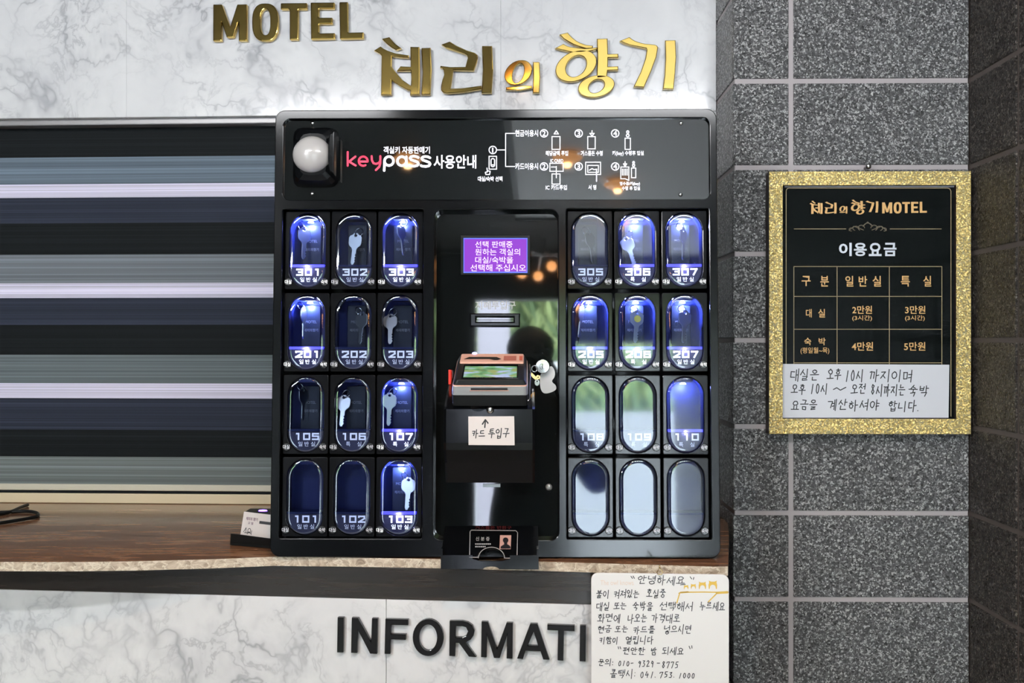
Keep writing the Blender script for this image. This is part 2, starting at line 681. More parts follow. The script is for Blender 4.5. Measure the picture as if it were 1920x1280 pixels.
def stone_mat(name, polished):
    m = mat(name, rough=.16 if polished else .6)
    n = N(m)
    if polished:
        v = n.coord((1.1, 7.0, 3.0))
        a = n.noise(v, 3.4, 7, .62, 1.1)
        b = n.noise(v, 11, 5, .6, .8)
        f = n.math('ADD', n.math('MULTIPLY', a.outputs['Fac'], .7), n.math('MULTIPLY', b.outputs['Fac'], .3))
        col = n.ramp(f, [(.3, (.07, .033, .018)), (.45, (.19, .088, .045)), (.57, (.34, .17, .09)), (.70, (.56, .37, .23))])
    else:
        v = n.coord((14, 14, 20))
        a = n.noise(v, 3.0, 6, .6, 1.6)
        vo = n.n('ShaderNodeTexVoronoi', feature='DISTANCE_TO_EDGE')
        vo.inputs['Scale'].default_value = 3.0
        n.l(n.mix(.5, v, a.outputs['Color'], 'ADD'), vo.inputs['Vector'])
        c1 = n.ramp(a.outputs['Fac'], [(.3, (.22, .16, .11)), (.5, (.48, .38, .28)), (.7, (.70, .60, .48))])
        col = n.mix(n.ramp(vo.outputs['Distance'], [(.0, (1,) * 3), (.08, (0,) * 3)]), c1, (.74, .66, .53))
        n.bump(a.outputs['Fac'], .4, .002)
    n.l(col, n.b.inputs['Base Color'])
    return m


def apron_mat():
    m = mat('dark_brown_gloss', rough=.22, coat=.3)
    n = N(m)
    v = n.coord((1.0, 1.0, 22))
    a = n.noise(v, 5, 5, .6)
    n.l(n.ramp(a.outputs['Fac'], [(.3, (.012, .010, .009)), (.7, (.030, .022, .017))]), n.b.inputs['Base Color'])
    return m


def blind_mat(stops):
    """zebra blind: bands by height (stops are heights in metres, colours)"""
    m = mat('zebra_blind_fabric', rough=.7, spec=.1)
    n = N(m)
    c = n.n('ShaderNodeTexCoord')
    sp = n.n('ShaderNodeSeparateXYZ')
    n.l(c.outputs['Object'], sp.inputs[0])
    mr = n.n('ShaderNodeMapRange')
    z0, z1 = stops[0][0], stops[-1][0]
    mr.inputs['From Min'].default_value, mr.inputs['From Max'].default_value = z0, z1
    n.l(sp.outputs['Z'], mr.inputs['Value'])
    k = [((z - z0) / (z1 - z0), col) for z, col in stops[:-1]]
    band = n.ramp(mr.outputs[0], k, 'CONSTANT')
    v = n.coord((.35, 1, 1))
    mp = n.n('ShaderNodeMapping'); mp.inputs['Scale'].default_value = (.6, 1, 260)
    n.l(v, mp.inputs['Vector'])
    th = n.noise(mp.outputs['Vector'], 1.0, 2, .7)
    mp2 = n.n('ShaderNodeMapping'); mp2.inputs['Scale'].default_value = (.5, 1, 70)
    n.l(v, mp2.inputs['Vector'])
    th2 = n.noise(mp2.outputs['Vector'], 1.0, 1, .5)
    t = n.ramp(n.math('ADD', n.math('MULTIPLY', th.outputs['Fac'], .6), n.math('MULTIPLY', th2.outputs['Fac'], .4)),
               [(.3, (.5,) * 3), (.5, (1, 1, 1)), (.66, (1.9, 1.9, 2.0))])
    col = n.mix(1.0, band, t, 'MULTIPLY')
    n.l(col, n.b.inputs['Base Color'])
    return m


def glass_mat(name, tint, refl=.085):
    m = bpy.data.materials.new(name)
    m.use_nodes = True
    t = m.node_tree
    t.nodes.remove(t.nodes['Principled BSDF'])
    tr = t.nodes.new('ShaderNodeBsdfTransparent'); tr.inputs[0].default_value = (*tint, 1)
    gl = t.nodes.new('ShaderNodeBsdfGlossy'); gl.inputs['Roughness'].default_value = .04; gl.inputs[0].default_value = (.9, .95, 1, 1)
    lw = t.nodes.new('ShaderNodeFresnel'); lw.inputs['IOR'].default_value = 1.5
    ad = t.nodes.new('ShaderNodeMath'); ad.operation = 'ADD'; ad.inputs[1].default_value = refl - .04
    mx = t.nodes.new('ShaderNodeMixShader')
    t.links.new(lw.outputs[0], ad.inputs[0]); t.links.new(ad.outputs[0], mx.inputs[0])
    t.links.new(tr.outputs[0], mx.inputs[1]); t.links.new(gl.outputs[0], mx.inputs[2])
    t.links.new(mx.outputs[0], t.nodes['Material Output'].inputs[0])
    return m


M_MARBLE = marble_mat()
M_TILE = granite_mat('grey_granite_tile', (.018, .018, .0175), (.074, .072, .071), (.62, .61, .60))
M_TILE_SHADE = granite_mat('shaded_granite_tile', (.006, .0045, .0035), (.016, .012, .0095), (.20, .175, .15))  # the wall's dim warm shade is put into this granite's colour
M_GROUT = mat('grey_grout', (.40, .36, .36), .8)
M_GROUT_SHADE = mat('shaded_grout', (.095, .076, .066), .8)  # grout darkened and browned to carry the same painted shade
M_GLIT = glitter_mat()
M_TOP = stone_mat('polished_brown_stone', True)
M_EDGE = stone_mat('rough_stone_edge', False)
M_APRON = apron_mat()
M_GOLD = mat('polished_gold', (.66, .46, .13), .07, 1.0)
M_INK_GLOSS = mat('black_gloss_acrylic', (.005, .005, .006), .07, spec=.35)
M_BODY = mat('black_cabinet_plastic', (.003, .0034, .004), .13, spec=.24)
M_MODULE = mat('black_module_plastic', (.006, .0062, .007), .13, spec=.16)
M_ACRYL = mat('black_mirror_acrylic', (.004, .005, .005), .03, ior=1.62)
M_CAVITY = mat('navy_cavity_plastic', (.005, .009, .055), .5, spec=.12)
M_PLATE = mat('smoky_number_plate', (.040, .038, .070), .65, spec=.15)
M_COVER = glass_mat('clear_blue_cover', (.78, .86, 1.0), .12)
M_WHITEPRINT = mat('white_print', (.80, .80, .86), .5)
M_NUM = mat('backlit_white_number', (.8, .8, .85), .5, emit=(.75, .78, 1.0), es=.28)
M_NUMLIT = mat('bright_backlit_number', (.9, .9, .95), .5, emit=(.93, .93, 1.0), es=1.7)
M_HEADPRINT = mat('backlit_white_header_print', (.8, .8, .85), .5, emit=(.88, .86, 1.0), es=.75)
M_RED = mat('backlit_red_print', (.5, .02, .05), .5, emit=(1.0, .025, .10), es=.7)
M_LEDBLUE = mat('blue_light_bar', (.1, .1, .8), .3, emit=(.07, .05, 1.0), es=1.1)
M_LEDWHITE = mat('white_led', (.9, .9, 1), .3, emit=(.75, .80, 1.0), es=9.0)
M_BUTTON = mat('dark_push_button', (.02, .02, .021), .25, spec=.4)
M_BTNLIT = mat('lit_button_print', (.8, .8, .8), .5, emit=(1, 1, 1), es=.6)
M_NICKEL = mat('nickel_key', (.34, .37, .40), .3, 1.0)
M_TAG = mat('navy_key_tag', (.006, .009, .018), .4, spec=.15)
M_TAGTXT = mat('grey_tag_print', (.11, .12, .14), .5)
M_CHROME = mat('chrome', (.62, .62, .62), .16, 1.0)
M_BRASS = mat('brass', (.78, .55, .26), .25, 1.0)
M_DOMEW = mat('white_sensor_dome', (.47, .445, .43), .25, coat=.3)
M_SCREEN = mat('violet_screen', (.02, .01, .03), .15, emit=(.25, .04, .54), es=.9, spec=.2)
M_SCRBLUE = mat('blue_screen_edge', (.01, .02, .05), .15, spec=.2, emit=(.12, .17, 1.0), es=1.0)
M_SCRTXT = mat('pale_screen_text', (.6, .5, .7), .3, emit=(.86, .62, 1.0), es=.8)
M_PAPER = mat('white_paper', (.68, .63, .61), .6)
M_PAPERG = mat('glossy_white_board', (.82, .81, .80), .28)
M_INK = mat('black_ink', (.012, .012, .014), .5)
M_INKG = mat('grey_black_ink', (.022, .022, .026), .5)
M_SIGN = mat('black_sign_panel', (.003, .004, .004), .10, spec=.12)
M_SIGNGOLD = mat('gold_print', (.72, .42, .16), .45)
M_SIGNLINE = mat('dull_gold_line', (.36, .27, .14), .45)
M_SIGNWHITE = mat('white_sign_print', (.74, .78, .86), .45)
M_ORN = mat('faded_ornament_print', (.14, .11, .065), .5)
M_FRAMESIDE = mat('dark_brown_frame_side', (.018, .008, .007), .5)
M_ROSE = mat('rose_plastic', (.72, .40, .30), .35)
M_SILVER = mat('silver_plastic', (.40, .41, .42), .3, .5)
M_BLACKP = mat('matt_black_plastic', (.007, .0075, .0075), .4, spec=.14)
M_OWL = mat('mustard_print', (.72, .47, .08), .6)
M_FAINT = mat('faint_peach_print', (.80, .66, .56), .6)
M_CREAM = mat('cream_painted_wood', (.78, .66, .45), .4)
M_CREAM2 = mat('pale_blind_rail', (.66, .62, .50), .4)
M_RAIL = mat('grey_headrail', (.26, .25, .25), .35, .3)
M_TRAYLINE = mat('silver_line_print', (.42, .41, .40), .4)
M_IDPINK = mat('pink_photo_print', (.62, .36, .30), .5)
M_REDDIM = mat('dim_red_print', (.06, .004, .004), .5, emit=(.5, .01, .01), es=.03)
M_REDTAB = mat('red_plastic_tab', (.75, .02, .01), .3, emit=(1, .03, .01), es=.25)
M_VIOLET = mat('violet_led', (.2, .1, .9), .3, emit=(.25, .12, 1.0), es=5.0)
M_BLUELED = mat('blue_led', (.2, .2, .9), .3, emit=(.35, .35, 1.0), es=5.0)
M_YELLOW = mat('yellow_sticker', (.55, .50, .08), .5)
M_PURPLE = mat('purple_ink', (.10, .02, .07), .5)
M_CEIL = mat('white_ceiling_paint', (.70, .70, .70), .8)
M_CEILD = mat('dark_ceiling_boards', (.022, .016, .012), .7, spec=.2)
M_WALLD = mat('dark_brown_panelling', (.016, .012, .010), .6, spec=.2)
M_FLOOR = mat('grey_floor_tile', (.24, .22, .20), .35)
M_DOORW = mat('white_door_paint', (.72, .72, .74), .4)
M_CONC = mat('pale_concrete', (.86, .88, .89), .8)
M_LEAF = mat('green_leaves', (.33, .42, .16), .5)
M_LEAF2 = mat('dark_green_leaves', (.10, .17, .06), .5)
M_PANEL = mat('added_panel_diffuser', (.8, .8, .8), .6, emit=(.92, .97, 1.0), es=.75)
M_BULB = mat('warm_bulb', (1, .8, .5), .4, emit=(1.0, .58, .26), es=40.0)
M_CRYSTAL = mat('amber_crystal', (.9, .7, .5), .08, emit=(1.0, .45, .16), es=5.0, spec=1.0)

# ---------------------------------------------------------------- frames of the main planes
CAB = Frame(.0158, .049, 928, 1047, 1.713)
WALL = Frame(.046, 0, 1343, 100, 2.18)
PIL = Frame(.015, 0, 1375, 640, 2.0)
PAN = Frame(.10, 0, 510, 1117, 1.738)
NOTE = Frame(.06, 0, 1237, 1078, 1.640)
ZC = 1.083                              # counter top height
IDENT = Frame(0, 0, CXP, CYP, 1.0); IDENT.o = Vector((0, 0, 0)); IDENT.R = Matrix.Identity(3); IDENT.M = Matrix.Identity(4)


def on_counter(px, py, dz=0.0):
    d = (CAMZ - ZC - dz) * FPX / (py - CYP)
    return Vector(((px - CXP) / FPX * d, d, ZC + dz))


def place(o, M):
    o.matrix_world = M
    return o


# ---------------------------------------------------------------- setting: walls
def struct(o, label, cat):
    return tag(o, label, cat, kind='structure')


# upper marble wall: sheets with hairline joints, opening for the hatch under y=219
mb = MB()
b0 = WALL.P(300, 219).z
xl, xr = -3.1, WALL.P(1343, 100).x
joints = [xl, WALL.P(237, 120).x, WALL.P(939, 120).x, xr]
for a, b in zip(joints, joints[1:]):
    mb.box((a + .0001, 0, b0), (b - .0001, .05, CEIL - WALL.o.z))
mb.box((WALL.P(585, 500).x, 0, ZC - WALL.o.z + .0003), (xr, .05, b0 - .0005))
mb.box((-2.4, .0, -WALL.o.z), (xr, .05, ZC - .017 - WALL.o.z))
o = mb.build('wall_front', M_MARBLE, bevel=.0008, seg=1); place(o, WALL.M)
struct(o, 'white grey-veined marble wall above the hatch and key cabinet', 'wall')

# pillar: granite tiles with raised faces and grout behind
rowz = [PIL.P(1400, y).z for y in (-10, 153, 316, 472, 635, 798, 960, 1122, 1285)]
pitch = (rowz[0] - rowz[-1]) / 8
zs = [rowz[0] - pitch * i for i in range(-2, 14)]
G = .0048
xg = PIL.P(1483.5, 640).x
xc = PIL.P(1817, 640).x


def tiled(mb, spans, zlist, put_, g=G):
    for a, b in spans:
        for z1, z0 in zip(zlist, zlist[1:]):
            lo, hi = max(z0 + g, -PIL.o.z), min(z1 - g, CEIL - PIL.o.z)
            if hi > lo:
                mb.box(*put_(a, b, lo, hi))


mb = MB()
mb.cur = 1
mb.box((.003, .003, -PIL.o.z), (xc, .3, CEIL - PIL.o.z))
mb.cur = 0
tiled(mb, [(0, xg - G), (xg + G, xc)], zs, lambda a, b, lo, hi: ((a, 0, lo), (b, .008, hi)))
tiled(mb, [(.0082, .29)], zs, lambda a, b, lo, hi: ((0, a, lo), (.008, b, hi)))
o = mb.build('wall_pillar', [M_TILE, M_GROUT], bevel=.0022); place(o, PIL.M)
struct(o, 'grey speckled granite tile pillar carrying the gold framed sign', 'wall')

mb = MB()
mb.cur = 1
depth_r = 2.0 - BACK
mb.box((xc + .003, -depth_r, -PIL.o.z), (xc + .15, .3, CEIL - PIL.o.z))
mb.cur = 0
edges = [-.002, -.196]
while edges[-1] > -depth_r:
    edges.append(edges[-1] - .34)
tiled(mb, [(b + G, a - G if i else a) for i, (a, b) in enumerate(zip(edges, edges[1:]))], zs, lambda a, b, lo, hi: ((xc, a, lo), (xc + .01, b, hi)))
o = mb.build('wall_right', [M_TILE_SHADE, M_GROUT_SHADE], bevel=.0022); place(o, PIL.M)
struct(o, 'granite tile wall beside the gold framed sign, its shade painted in dark brown', 'wall')

# rest of the lobby behind the camera (seen in the glossy panels)
o = MB().box((-2.7, BACK - .1, -.1), (1.3, 2.6, 0)).build('floor', M_FLOOR); struct(o, 'grey tiled lobby floor in front of the counter', 'floor')
mb = MB(); mb.box((-.09, -1.62, CEIL), (1.3, 2.6, CEIL + .1)); mb.cur = 1; mb.box((-.09, BACK - .1, CEIL - .012), (1.3, -1.62, CEIL + .1)); mb.box((-2.7, BACK - .1, CEIL - .012), (-.09, 2.6, CEIL + .1))
o = mb.build('ceiling', [M_CEIL, M_CEILD]); struct(o, 'lobby ceiling, dark boards beside a white painted strip', 'ceiling')
o = MB().box((-2.8, 2.6, -.1), (1.3, 2.7, CEIL + .1)).build('wall_office', M_WALLD); struct(o, 'dark office wall hidden behind the blind', 'wall')
o = MB().box((-2.8, BACK - .1, 0), (-2.7, 2.6, CEIL)).build('wall_left', M_WALLD); struct(o, 'dark brown panelled lobby side wall opposite the tiles', 'wall')
DX0, DX1, DZ = -.17, .88, 2.13
mb = MB()
mb.box((-2.7, BACK - .1, 0), (-2.48, BACK, CEIL)); mb.box((-1.86, BACK - .1, 0), (-.36, BACK, CEIL)); mb.box((-2.48, BACK - .1, 0), (-1.86, BACK, .6)); mb.box((-2.48, BACK - .1, 2.1), (-1.86, BACK, CEIL)); mb.box((DX1, BACK - .1, 0), (1.3, BACK, CEIL)); mb.box((-.36, BACK - .1, DZ), (DX1, BACK, CEIL))
o = mb.build('wall_back', M_WALLD); struct(o, 'dark entrance wall reflected in the cabinet panel', 'wall')
o = MB().box((-.56, -5.98, -.02), (-.265, -5.85, 3.2)).build('column', mat('lilac_grey_paint', (.46, .44, .50), .6), bevel=.004)
struct(o, 'white post outside the entrance, mirrored behind the bill slot', 'column')
mb = MB()  # added window: unseen opening that lets in frontal fill light
for a, b in (((-2.48, .6), (-1.86, .64)), ((-2.48, 2.06), (-1.86, 2.1)), ((-2.48, .6), (-2.44, 2.1)), ((-1.90, .6), (-1.86, 2.1))):
    mb.box((a[0], BACK - .07, a[1]), (b[0], BACK - .02, b[1]))
o = mb.build('fill_window_1', M_DOORW, bevel=.003)
struct(o, 'narrow white framed window added beside the entrance for fill light', 'window')
# outside the entrance: pale yard wall with a green bank above it
o = MB().box((-7, -12, -.12), (8, BACK - .1, -.02)).build('ground', M_CONC); struct(o, 'pale concrete yard outside the entrance', 'ground')
o = MB().box((-6, -6.3, -.02), (7, -6.0, 2.02)).build('wall_yard', M_CONC, bevel=.02); struct(o, 'pale concrete yard wall outside the entrance', 'wall')
rnd = random.Random(4)
mb = MB()
for i in range(5200):
    x, z = rnd.uniform(-2.2, 3.2), rnd.uniform(1.85, 4.6)
    y = -6.35 + rnd.uniform(-.5, .3) - (z - 1.6) * .12
    L, w = rnd.uniform(.18, .42), rnd.uniform(.012, .03)
    a = rnd.uniform(-.9, .9) + math.pi / 2
    d = Vector((math.cos(a), rnd.uniform(-.4, .6), math.sin(a))).normalized()
    s = d.cross(Vector((0, 1, .2))).normalized() * w
    p = Vector((x, y, z)); q = p + d * L
    m_ = p + d * L * .5
    mb.cur = rnd.randrange(2)
    mb.add([p, m_ + s, q, m_ - s], [(0, 1, 2, 3)])
hd = mb.build('foliage', [M_LEAF, M_LEAF2])
tag(hd, 'long green leaves growing above the yard wall, reflected in the cabinet', 'plants', kind='stuff')
o = MB().box((-6, -7.6, 0), (7, -7.2, 5.0)).build('wall_bank', M_LEAF2); struct(o, 'dark green bank behind the leaves outside', 'bank')

# ---------------------------------------------------------------- counter
front_px = [(-900, 1030), (-420, 1041), (-200, 1049), (0, 1053), (120, 1053.5), (250, 1052), (400, 1048), (510, 1043.5), (660, 1045), (810, 1047.5), (1012, 1052.5), (1200, 1058), (1340, 1062)]
fr = [on_counter(x, y) for x, y in front_px]
plan = [(p.x, p.y) for p in fr] + [(.3525, 1.655), (.356, 1.668), (.376, 1.76), (.413, 1.93), (.4265, 1.995), (.4375, 2.06), (.4375, 2.17)]
bk0, bk1 = WALL.W((xr - .003, .06, 0)), WALL.W((-2.4, .10, 0))
plan += [(.4375, bk0.y), (fr[0].x, bk0.y + (bk1.y - bk0.y) * (fr[0].x - bk0.x) / (bk1.x - bk0.x))]
T_ = .0155
mb = MB()
n = len(plan)
top = [(x, y, ZC) for x, y in plan]; bot = [(x, y, ZC - T_) for x, y in plan]
mb.add(top, [tuple(range(n))]); mb.add(bot, [tuple(range(n))[::-1]])
mb.cur = 1
for i in range(n):
    j = (i + 1) % n
    mb.add([bot[i], bot[j], top[j], top[i]], [(0, 1, 2, 3)])
o = mb.build('counter_top', [M_TOP, M_EDGE])
tag(o, 'polished brown stone counter with a rough pale front edge under the key cabinet', 'counter')

pz = lambda px, py: PAN.P(px, py).z
zb = PAN.P(510, 1117.5).z
x0, x1 = PAN.P(-900, 1090).x, PAN.P(1357, 1140).x
o = MB().box((x0, 0, zb), (x1, .03, ZC - T_ - PAN.o.z - .0003)).build('trim_1', M_APRON, bevel=.001); place(o, PAN.M)
struct(o, 'glossy dark brown apron strip under the stone counter', 'trim')
mb = MB()
for a, b in ((x0, PAN.P(724, 1200).x), (PAN.P(724, 1200).x, x1)):
    mb.box((a + .0004, 0, -PAN.o.z), (b - .0004, .03, zb - .0004))
o = mb.build('wall_counter', M_MARBLE, bevel=.0006, seg=1); place(o, PAN.M)
struct(o, 'white marble counter front carrying black raised letters', 'wall')
e0 = PAN.W((x1, .005, 0))
mb = MB()
ze = ZC - T_ - .0005
mb.add([(e0.x - .001, e0.y, 0), (.4285, 2.02, 0), (.4285, 2.02, ze), (e0.x - .001, e0.y, ze), (e0.x - .03, e0.y, 0), (.40, 2.02, 0), (.40, 2.02, ze), (e0.x - .03, e0.y, ze)],
       [(0, 1, 2, 3), (7, 6, 5, 4), (0, 3, 7, 4), (1, 5, 6, 2), (3, 2, 6, 7), (0, 4, 5, 1)])
o = mb.build('trim_2', M_BLACKP); struct(o, 'dark side return of the counter meeting the tiled pillar', 'trim')

# hatch sill
OUTB = -.052
z_s0, z_s1 = ZC - WALL.o.z + .0005, WALL.P(250, 925, OUTB - .001).z
bl0, bl1 = -2.4, WALL.P(580, 500, OUTB).x
o = MB().box((bl0, -(OUTB - .0005), z_s0), (bl1, .12, z_s1)).build('trim_3', M_CREAM, bevel=.002); place(o, WALL.M)
struct(o, 'cream painted sill board of the hatch below the blind', 'sill')

# blind
t = thing(WALL, 'window_blind', (WALL.P(250, 900, OUTB).x, -OUTB, WALL.P(250, 918, OUTB).z),
          'striped black, grey and white zebra roller blind closing the hatch above the counter', 'blind')
BL, GR, WH, DK = (.0055, .0065, .007), (.125, .135, .145), (.64, .61, .74), (.020, .023, .034)
GR1 = (.10, .125, .15); GR3 = (.10, .115, .118); GR4 = (.13, .145, .138)
bands = [(935, BL), (912, GR4), (859, BL), (806, DK), (748, WH), (721, GR3), (667, BL), (610, DK), (559, WH), (531.5, GR), (479, BL), (420, DK), (372.5, WH), (345, GR1), (294, BL), (215, BL)]
offz = t.location.z - WALL.o.z
stops = [(WALL.P(250, y, OUTB).z - OFF[t.name].z, c) for y, c in bands]
MB().box((bl0, -OUTB, WALL.P(250, 924.5, OUTB).z), (bl1, -OUTB + .003, WALL.P(250, 220, OUTB).z + .03)).build('fabric', blind_mat(stops), t)
MB().box((bl0, -(OUTB + .004), WALL.P(250, 919.5, OUTB).z), (bl1, -(OUTB - .008), WALL.P(250, 907.5, OUTB).z)).build('bottom_rail', M_CREAM2, t, bevel=.002)
MB().box((bl0, -(OUTB + .035), WALL.P(250, 233.5, OUTB + .035).z), (bl1, -(OUTB + .001), WALL.P(250, 233.5, OUTB + .035).z + .03)).build('headrail', M_RAIL, t, bevel=.002)

# ---------------------------------------------------------------- raised letters on the walls
def Z(ox, oy, s, pts):
    return [(ox + x / s, oy + y / s) for x, y in pts]


zm = lambda p: Z(390, 0, 6.4, p)
MOTEL = {
    'M': [soft(zm([(60, 50), (166, 50), (262, 318), (348, 50), (466, 48), (466, 489), (365, 490), (364, 262), (306, 446), (222, 450), (161, 260), (160, 490), (58, 492)]), 1.6)],
    'O': [zm(ell(685, 265, 159, 228, p=2.6)), zm(ell(687, 262, 57, 154, p=2.5))],
    'T': [soft(zm([(870, 35), (1187, 32), (1186, 110), (1083, 112), (1082, 474), (978, 477), (977, 113), (871, 112)]), 2)],
    'E': [soft(zm([(1228, 28), (1518, 26), (1518, 103), (1330, 104), (1330, 210), (1492, 208), (1491, 285), (1332, 287), (1332, 397), (1522, 393), (1522, 466), (1234, 473)]), 2)],
    'L': [soft(zm([(1574, 22), (1678, 21), (1681, 389), (1868, 384), (1866, 462), (1580, 468)]), 2)],
}
zc = lambda p: Z(700, 60, 6.0, p)
zh = lambda p: Z(1020, 50, 7.111, p)
SYL = {
    'che': [zc([(95, 75), (180, 55), (212, 95), (250, 135), (315, 180), (255, 202), (205, 175), (160, 140), (120, 105)]),
            zc([(5, 207), (80, 160), (115, 185), (160, 208), (250, 238), (400, 260), (400, 290), (300, 285), (207, 272), (205, 385), (235, 430), (275, 480), (330, 540), (435, 612), (432, 662), (380, 650), (290, 602), (203, 542), (200, 705), (85, 707), (92, 268), (75, 245)]),
            zc([(415, 165), (518, 167), (522, 430), (519, 705), (411, 706), (426, 520), (421, 436), (262, 437), (305, 383), (419, 390)]),
            zc([(540, 178), (643, 175), (655, 420), (640, 705), (540, 705), (554, 450)])],
    'ri': [zc([(762, 140), (860, 105), (930, 150), (1050, 205), (1140, 232), (1170, 255), (1176, 285), (1165, 335), (1130, 435), (898, 430), (884, 540), (868, 635), (1000, 630), (1215, 600), (1224, 642), (1000, 680), (830, 691), (785, 680), (762, 655), (760, 610), (775, 540), (796, 480), (790, 430), (775, 405), (750, 400), (755, 378), (860, 392), (1035, 390), (1062, 290), (1055, 262), (1020, 242), (900, 205), (820, 178)]),
           zc([(1222, 155), (1335, 155), (1348, 420), (1330, 685), (1217, 687), (1231, 420)])],
    'ui': [zc(ell(1630, 455, 168, 128, -.6)), zc(ell(1630, 463, 60, 112, .3)),
           zc([(1490, 617), (1600, 612), (1700, 600), (1785, 603), (1788, 632), (1640, 656), (1492, 652)]),
           zc([(1795, 335), (1870, 335), (1878, 500), (1868, 685), (1792, 685), (1800, 500)])],
    'hyang': [zh([(205, 102), (315, 75), (345, 112), (385, 150), (430, 185), (480, 212), (560, 240), (655, 252), (650, 288), (570, 292), (470, 265), (390, 235), (320, 198), (260, 160)]),
              zh([(145, 286), (258, 226), (300, 250), (350, 268), (560, 290), (712, 272), (712, 300), (600, 330), (500, 345), (380, 345), (290, 322), (200, 302)]),
              zh(ell(428, 522, 290, 196, -.42)), zh(ell(428, 525, 158, 118, -.85)),
              zh([(705, 160), (848, 155), (855, 362), (990, 358), (995, 412), (855, 414), (853, 530), (990, 525), (990, 580), (850, 583), (838, 672), (700, 690), (713, 420)]),
              zh(ell(698, 792, 248, 146, -.2)), zh(ell(700, 792, 112, 80, -.55))],
    'gi': [zh([(1010, 187), (1140, 135), (1175, 165), (1220, 190), (1290, 213), (1350, 225), (1480, 238), (1508, 250), (1522, 275), (1500, 400), (1430, 590), (1335, 808), (1195, 797), (1290, 600), (1350, 430), (1370, 310), (1362, 288), (1250, 266), (1150, 245), (1070, 218)]),
           zh([(1615, 180), (1755, 178), (1764, 400), (1750, 620), (1730, 828), (1585, 828), (1608, 650), (1620, 420)])],
}
zi = lambda p: Z(600, 1080, 3.692, p)
INFO = [
    ('I', [zi([(121, 285), (163, 286), (160, 528), (117, 528)])], 'first'),
    ('N', [zi([(219, 288), (263, 289), (353, 456), (359, 292), (399, 293), (394, 538), (346, 536), (262, 374), (256, 532), (214, 531)])], 'second'),
    ('F', [zi([(452, 297), (610, 300), (609, 340), (492, 337), (490, 400), (595, 403), (593, 441), (488, 438), (486, 538), (446, 538)])], 'third'),
    ('O', [zi(ell(748, 425, 107, 128)), zi(ell(748, 425, 62, 90))], 'fourth'),
    ('R', [zi([(897, 310), (985, 310), (1025, 320), (1055, 342), (1070, 378), (1062, 412), (1042, 440), (1008, 457), (1082, 560), (1030, 557), (962, 463), (938, 462), (935, 553), (894, 552)]),
           zi([(940, 346), (985, 346), (1010, 354), (1024, 382), (1010, 412), (985, 424), (939, 424)])], 'fifth'),
    ('M', [zi([(1118, 315), (1162, 316), (1226, 500), (1291, 322), (1335, 323), (1332, 571), (1291, 570), (1295, 410), (1244, 567), (1204, 566), (1156, 408), (1153, 562), (1114, 561)])], 'sixth'),
    ('A', [zi([(1455, 329), (1505, 330), (1589, 579), (1545, 577), (1526, 520), (1421, 516), (1405, 573), (1363, 571)]), zi([(1479, 384), (1510, 483), (1438, 480)])], 'seventh'),
    ('T', [zi([(1574, 335), (1763, 342), (1762, 381), (1689, 379), (1685, 586), (1644, 583), (1648, 376), (1573, 373)])], 'eighth'),
    ('I', [zi([(1800, 342), (1841, 343), (1838, 591), (1797, 589)])], 'ninth'),
]


def letter(F, name, loops, depth, bev, m, label, group):
    mb = MB()
    px_shape(mb, F, loops, .0002, depth, bev)
    xs = [v[0] for v in mb.v]; zz = [v[2] for v in mb.v]
    at = Vector(((min(xs) + max(xs)) / 2, 0, min(zz)))
    mb.v = [(x - at.x, y - at.y, z - at.z) for x, y, z in mb.v]
    o = mb.build(name, m)
    o.matrix_world = F.M @ Matrix.Translation(at)
    return tag(o, label, 'letter', group)


for ch, where in zip('MOTEL', ('first of the Latin ones', 'round, between M and T', 'between O and E', 'three-armed, between T and L', 'last of the Latin ones')):
    letter(WALL, 'sign_letter', MOTEL[ch], .013, .0022, M_GOLD, f'dark gold raised letter {ch} on the upper marble, {where}', 'gold raised wall letters')
for k, lab in (('che', 'tall gold Korean syllable beginning the name, with two long uprights side by side'), ('ri', 'gold Korean syllable with a zigzag stroke and one upright, second in the name'),
               ('ui', 'small bright gold Korean syllable, a tilted ring over a bar, mid-name'), ('hyang', 'gold Korean syllable with two stacked rings and two short side arms'), ('gi', 'gold Korean syllable ending the name, a hooked stroke beside a plain upright')):
    letter(WALL, 'sign_letter', SYL[k], .014, .0016, M_GOLD, lab, 'gold raised wall letters')
nth = {'I0': 'black raised letter I beginning the word on the lower marble front', 'I8': 'black raised letter I at the edge of the hanging handwritten notice'}
for i, (ch, lp, w) in enumerate(INFO):
    lab = nth.get(f'{ch}{i}', f'black raised letter {ch} on the lower marble counter front, {w} in the word')
    letter(PAN, 'sign_letter', lp, .009, .0009, M_INK_GLOSS, lab, 'black letters on the counter front')

# ---------------------------------------------------------------- key vending cabinet
K = .00091
CB = CAB.P
base = CB(928, 1047)
cab = thing(CAB, 'key_vending_cabinet', base, 'large black wall-height key vending cabinet with glowing room compartments standing on the counter', 'vending machine')
